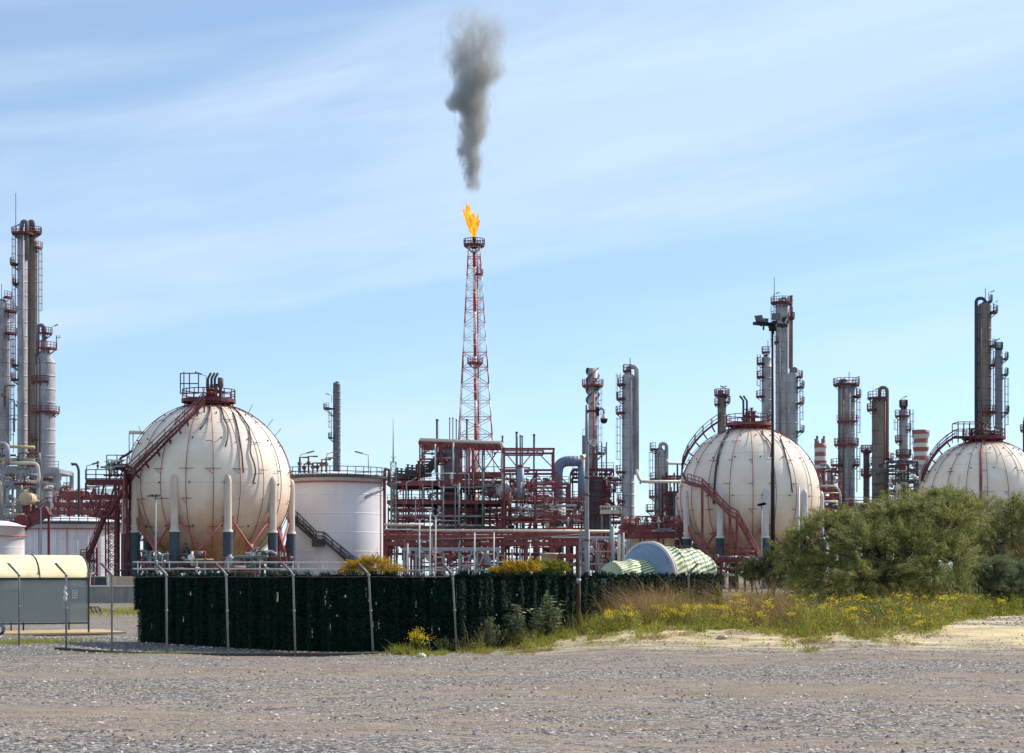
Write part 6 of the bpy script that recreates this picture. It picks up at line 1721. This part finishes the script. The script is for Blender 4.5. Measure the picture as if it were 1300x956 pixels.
herbs(150, 640, 1230, -2.2, 2.6, (.04, .14), 'low creeping weeds on the sandy edge', 'grass', .06, .02, .3, 1.3)
herbs(420, 1195, 1310, .4, 6, (.2, .75), 'yellow green broad weeds at the right edge', 'leaf_ygreen', .11, .03, -.4, 1.0)
grass('dry_grass', 'brown dead stalks before the dark shrub', 2600, 925, 1010, 5, (.4, 1.0), .012, 'grass_dry', 2.2, front, 1.0, .6, (-.2, 0))
herbs(130, 780, 1300, 1.5, 5, (.6, 1.05), 'tall ragged weeds standing above the grass', 'stalk', .10, .018, .5, .8)
herbs(900, 740, 1300, .3, 7, (.15, .55), 'leafy yellow green weeds on the bank', 'grass', .09, .028)
herbs(420, 900, 1300, 2.5, 6, (.3, .75), 'darker leafy weeds before the large bush', 'leaf_dark', .08, .024, .2, .9)
herbs(260, 600, 900, .4, 4, (.1, .4), 'leafy weeds before the hedge screen', 'leaf_ygreen', .08, .024, 0, 1.2)
def flowers(n, x0, x1, off, depth, h, label, th=-.2):
    p = scatter(n, x0, x1, depth, off, lambda x, d, px, r_: front(x, d, px, r_) and clump(x, d, 1.4, th)); n = len(p); hh = rng.uniform(h[0], h[1], n)
    v, q = blades_mesh(p, hh, np.full(n, .009), rng.normal(size=(n, 2)) * .3, .3); o = build_np('flower_stalk', v, q, M['leaf_ygreen']); o['kind'] = 'stuff'; o['label'] = 'green stalks of the yellow wildflowers'
    c = np.repeat(p + np.stack([np.zeros(n), np.zeros(n), hh * .93], 1), 22, 0) + rng.normal(size=(n * 22, 3)) * np.array([.055, .055, .028])
    v, q = leaves_mesh(c, rng.normal(size=c.shape), rng.uniform(.025, .055, len(c)), rng.uniform(.02, .04, len(c))); o = build_np('wildflower', v, q, M['flower']); o['kind'] = 'stuff'; o['label'] = label
flowers(240, 930, 1300, .9, 6, (.2, .85), 'yellow wildflower heads in front of the large bush', .35)
flowers(110, 770, 925, 1.0, 4, (.3, .6), 'few yellow flower heads among the dry grass')
p = rng.uniform(size=(16000, 2)); px_ = 930 + p[:, 0] * 380; dd = 60 + p[:, 1] * 22; p = np.stack([(px_ - 650) / F * dd, dd, np.zeros(len(dd))], 1); p[:, 2] = [gh(a, b) - .01 for a, b in p[:, :2]]
v, q = blades_mesh(p, rng.uniform(.2, .85, len(p)) * hmod(p), np.full(len(p), .016), rng.normal(size=(len(p), 2)) * .6, .5)
o = build_np('grass', v, q, M['leaf_ygreen']); o['kind'] = 'stuff'; o['label'] = 'rank green growth behind and under the bushes'
# left hand tufts
def tuft(cx, cy, rx, ry, n, h, label, mat='grass'):
    p = np.stack([rng.normal(cx, rx, n), rng.normal(cy, ry, n), np.zeros(n)], 1); p[:, 2] = [gh(a, b) - .01 for a, b in p[:, :2]]
    v, q = blades_mesh(p, rng.uniform(h * .4, h, n), np.full(n, .012), rng.normal(size=(n, 2)) * .7, .5); o = build_np('grass', v, q, M[mat]); o['kind'] = 'stuff'; o['label'] = label
tuft(X(12, 47), 48.3, .9, .7, 1800, .16, 'grass tufts at the far left fence post')
tuft(X(60, 50), 51, 1.6, .7, 700, .07, 'sparse weeds in the gravel near the shelter')
tuft(X(300, 41.3), 41.4, 2.0, .12, 1800, .09, 'thin grass line below the hedge screen')
tuft(X(430, 41.3), 41.4, 1.6, .12, 900, .08, 'short grass below the middle of the hedge screen')
tuft(X(160, 85), 88, 2.5, 4, 5000, .28, 'rough grass before the low wall at left')
def stones(n, y0, y1, s0, s1, label, x0=-330, x1=330 + 0, bias=1.0, seed=1, xs=None):
    r_ = np.random.default_rng(seed); y = y0 + r_.random(n) ** bias * (y1 - y0); px = r_.uniform(-20, 1320, n) if xs is None else r_.uniform(xs[0], xs[1], n); x = (px - 650) / F * y
    # clustered drifts of gravel
    k = np.sin(x * .7 + y * .9) + np.sin(y * 2.2 - x * .35) + r_.normal(0, .6, n) > -.3; x, y = x[k], y[k]; n = len(x)
    z = np.array([gh(a, b) for a, b in zip(x, y)]); s_ = s0 + (s1 - s0) * r_.random(n) ** 3
    o = np.array([[1, 0, 0], [0, 1, 0], [-1, 0, 0], [0, -1, 0], [.1, .1, .75], [0, 0, -.5]])
    v = o[None] * s_[:, None, None] * r_.uniform(.6, 1.35, (n, 6, 3)); a = r_.uniform(0, 2 * PI, n); c, s1_ = np.cos(a), np.sin(a)
    vx = v[..., 0] * c[:, None] - v[..., 1] * s1_[:, None]; vy = v[..., 0] * s1_[:, None] + v[..., 1] * c[:, None]
    v = np.stack([vx + x[:, None], vy + y[:, None], v[..., 2] + z[:, None] + s_[:, None] * .15], -1).reshape(-1, 3)
    f = np.array([[0, 1, 4], [1, 2, 4], [2, 3, 4], [3, 0, 4]]); q = (np.arange(n)[:, None, None] * 6 + f[None]).reshape(-1, 3)
    ob = build_np('gravel', v, q, M['stone']); ob['kind'] = 'stuff'; ob['label'] = label
stones(26000, 17.5, 45, .008, .035, 'loose grey road gravel', bias=1.0, seed=1)
stones(9000, 41.5, 54, .012, .045, 'coarser gravel beyond the fence', seed=2, xs=(-20, 480))
stones(4500, 47, 58, .012, .05, 'grey gravel beside the grass at right', seed=3, xs=(1195, 1320))
def rock(px, row, w_, label, mat='concrete'):
    d = gat(px, row); b = V((X(px, d), d, gh(X(px, d), d))); m = MB(); m.sphere(b + V((0, 0, w_ * .2)), w_, 7, .6); rr = random.Random(int(px))
    m.v = [((v[0] - b.x) * rr.uniform(.85, 1.2) + b.x, v[1], (v[2] - b.z) * rr.uniform(.85, 1.15) + b.z) for v in m.v]
    m.s = [False] * len(m.s); o = m.build('rock', M[mat], None, tuple(b)); tag(o, label, 'rock')
rock(535, 834, .11, 'pale rock lying in grass at the foot of the hedge', 'steel_white')
rock(917, 811, .13, 'flat tan rock on the sandy verge at middle right', 'tan_tank')
rock(700, 826, .07, 'small grey rock at the road edge below the weeds')
t = MB(); d1 = gat(1080, 796.5); a = V((X(1080, d1), d1, gh(X(1080, d1), d1) + .03)); b = V((X(1142, d1 + .4), d1 + .4, a.z)); t.bar(a, b, .16, .13)
o = t.build('concrete_strip', M['concrete'], None, tuple(a)); tag(o, 'pale concrete strip half buried in the grass before the bush', 'kerbstone')

# ------------------------------------------------------------------ low wall and bits between shelter and hedge
w_ = thing('low_wall', 'low grey concrete wall seen between shelter and hedge screen', 'wall', (X(145, 118), 118, 0))
m = MB(); m.box((X(150, 118), 118, .55), (9, .3, 1.1)); m.build('wall', M['concrete'], w_)
m = MB(); m.box((X(150, 118), 118, 1.15), (9.2, .45, .1)); m.build('coping', M['steel_white'], w_)
t = thing('barrier', 'small leaning red and white barrier on the grass by the wall', 'barrier', (X(121, 84), 84, 0))
m = MB()
for i in range(5):
    m.mi = i % 2; a = P(114.5 + i * 2.6, 771, 84); m.bar(a, a + V((.13, .1, -.3)), .09, .03)
m.build('board', [M['steel_red'], M['steel_white']], t)
m = MB(); m.bar(P(114, 770.5, 84), P(126, 770.5, 84), .04); m.bar(P(115, 771, 84) + V((0, .2, 0)), P(114, 780, 84) + V((0, .3, 0)), .03); m.bar(P(126, 771, 84) + V((0, .2, 0)), P(127, 780, 84) + V((0, .3, 0)), .03); m.build('stand', M['steel_dark'], t)
t = thing('pump_skid', 'dark green pump skid with pipes right of the yellow shelter', 'pump skid', (X(126, 124), 124, 0))
m = MB(); m.box((X(124, 124), 124, 1.35), (1.5, 1.2, .8)); m.box((X(131, 124), 124, 1.15), (.8, 1.0, .5)); m.build('housing', M['sleeve'], t)
m = MB(); m.box((X(126, 124), 124, .85), (2.0, 1.3, .12)); m.build('base_frame', M['steel_red'], t)
for px in (114, 119, 137):
    m = MB(); m.tube(rounded([(X(px, 123), 123, .1), (X(px, 123), 123, 2.0), (X(px + 6, 123), 123, 2.0)], .2, 4), .07, 8); m.build('pipe', M['pipe_cream' if px != 119 else 'steel_red'], t)
m = MB(); m.box((X(150, 150), 150, .9), (4.6, 1.0, 1.8)); o = m.build('brick_plinth', M['tan_tank'], None, (X(150, 150), 150, 0)); tag(o, 'pale pink plinth block behind the low wall by the stair tower', 'plinth')
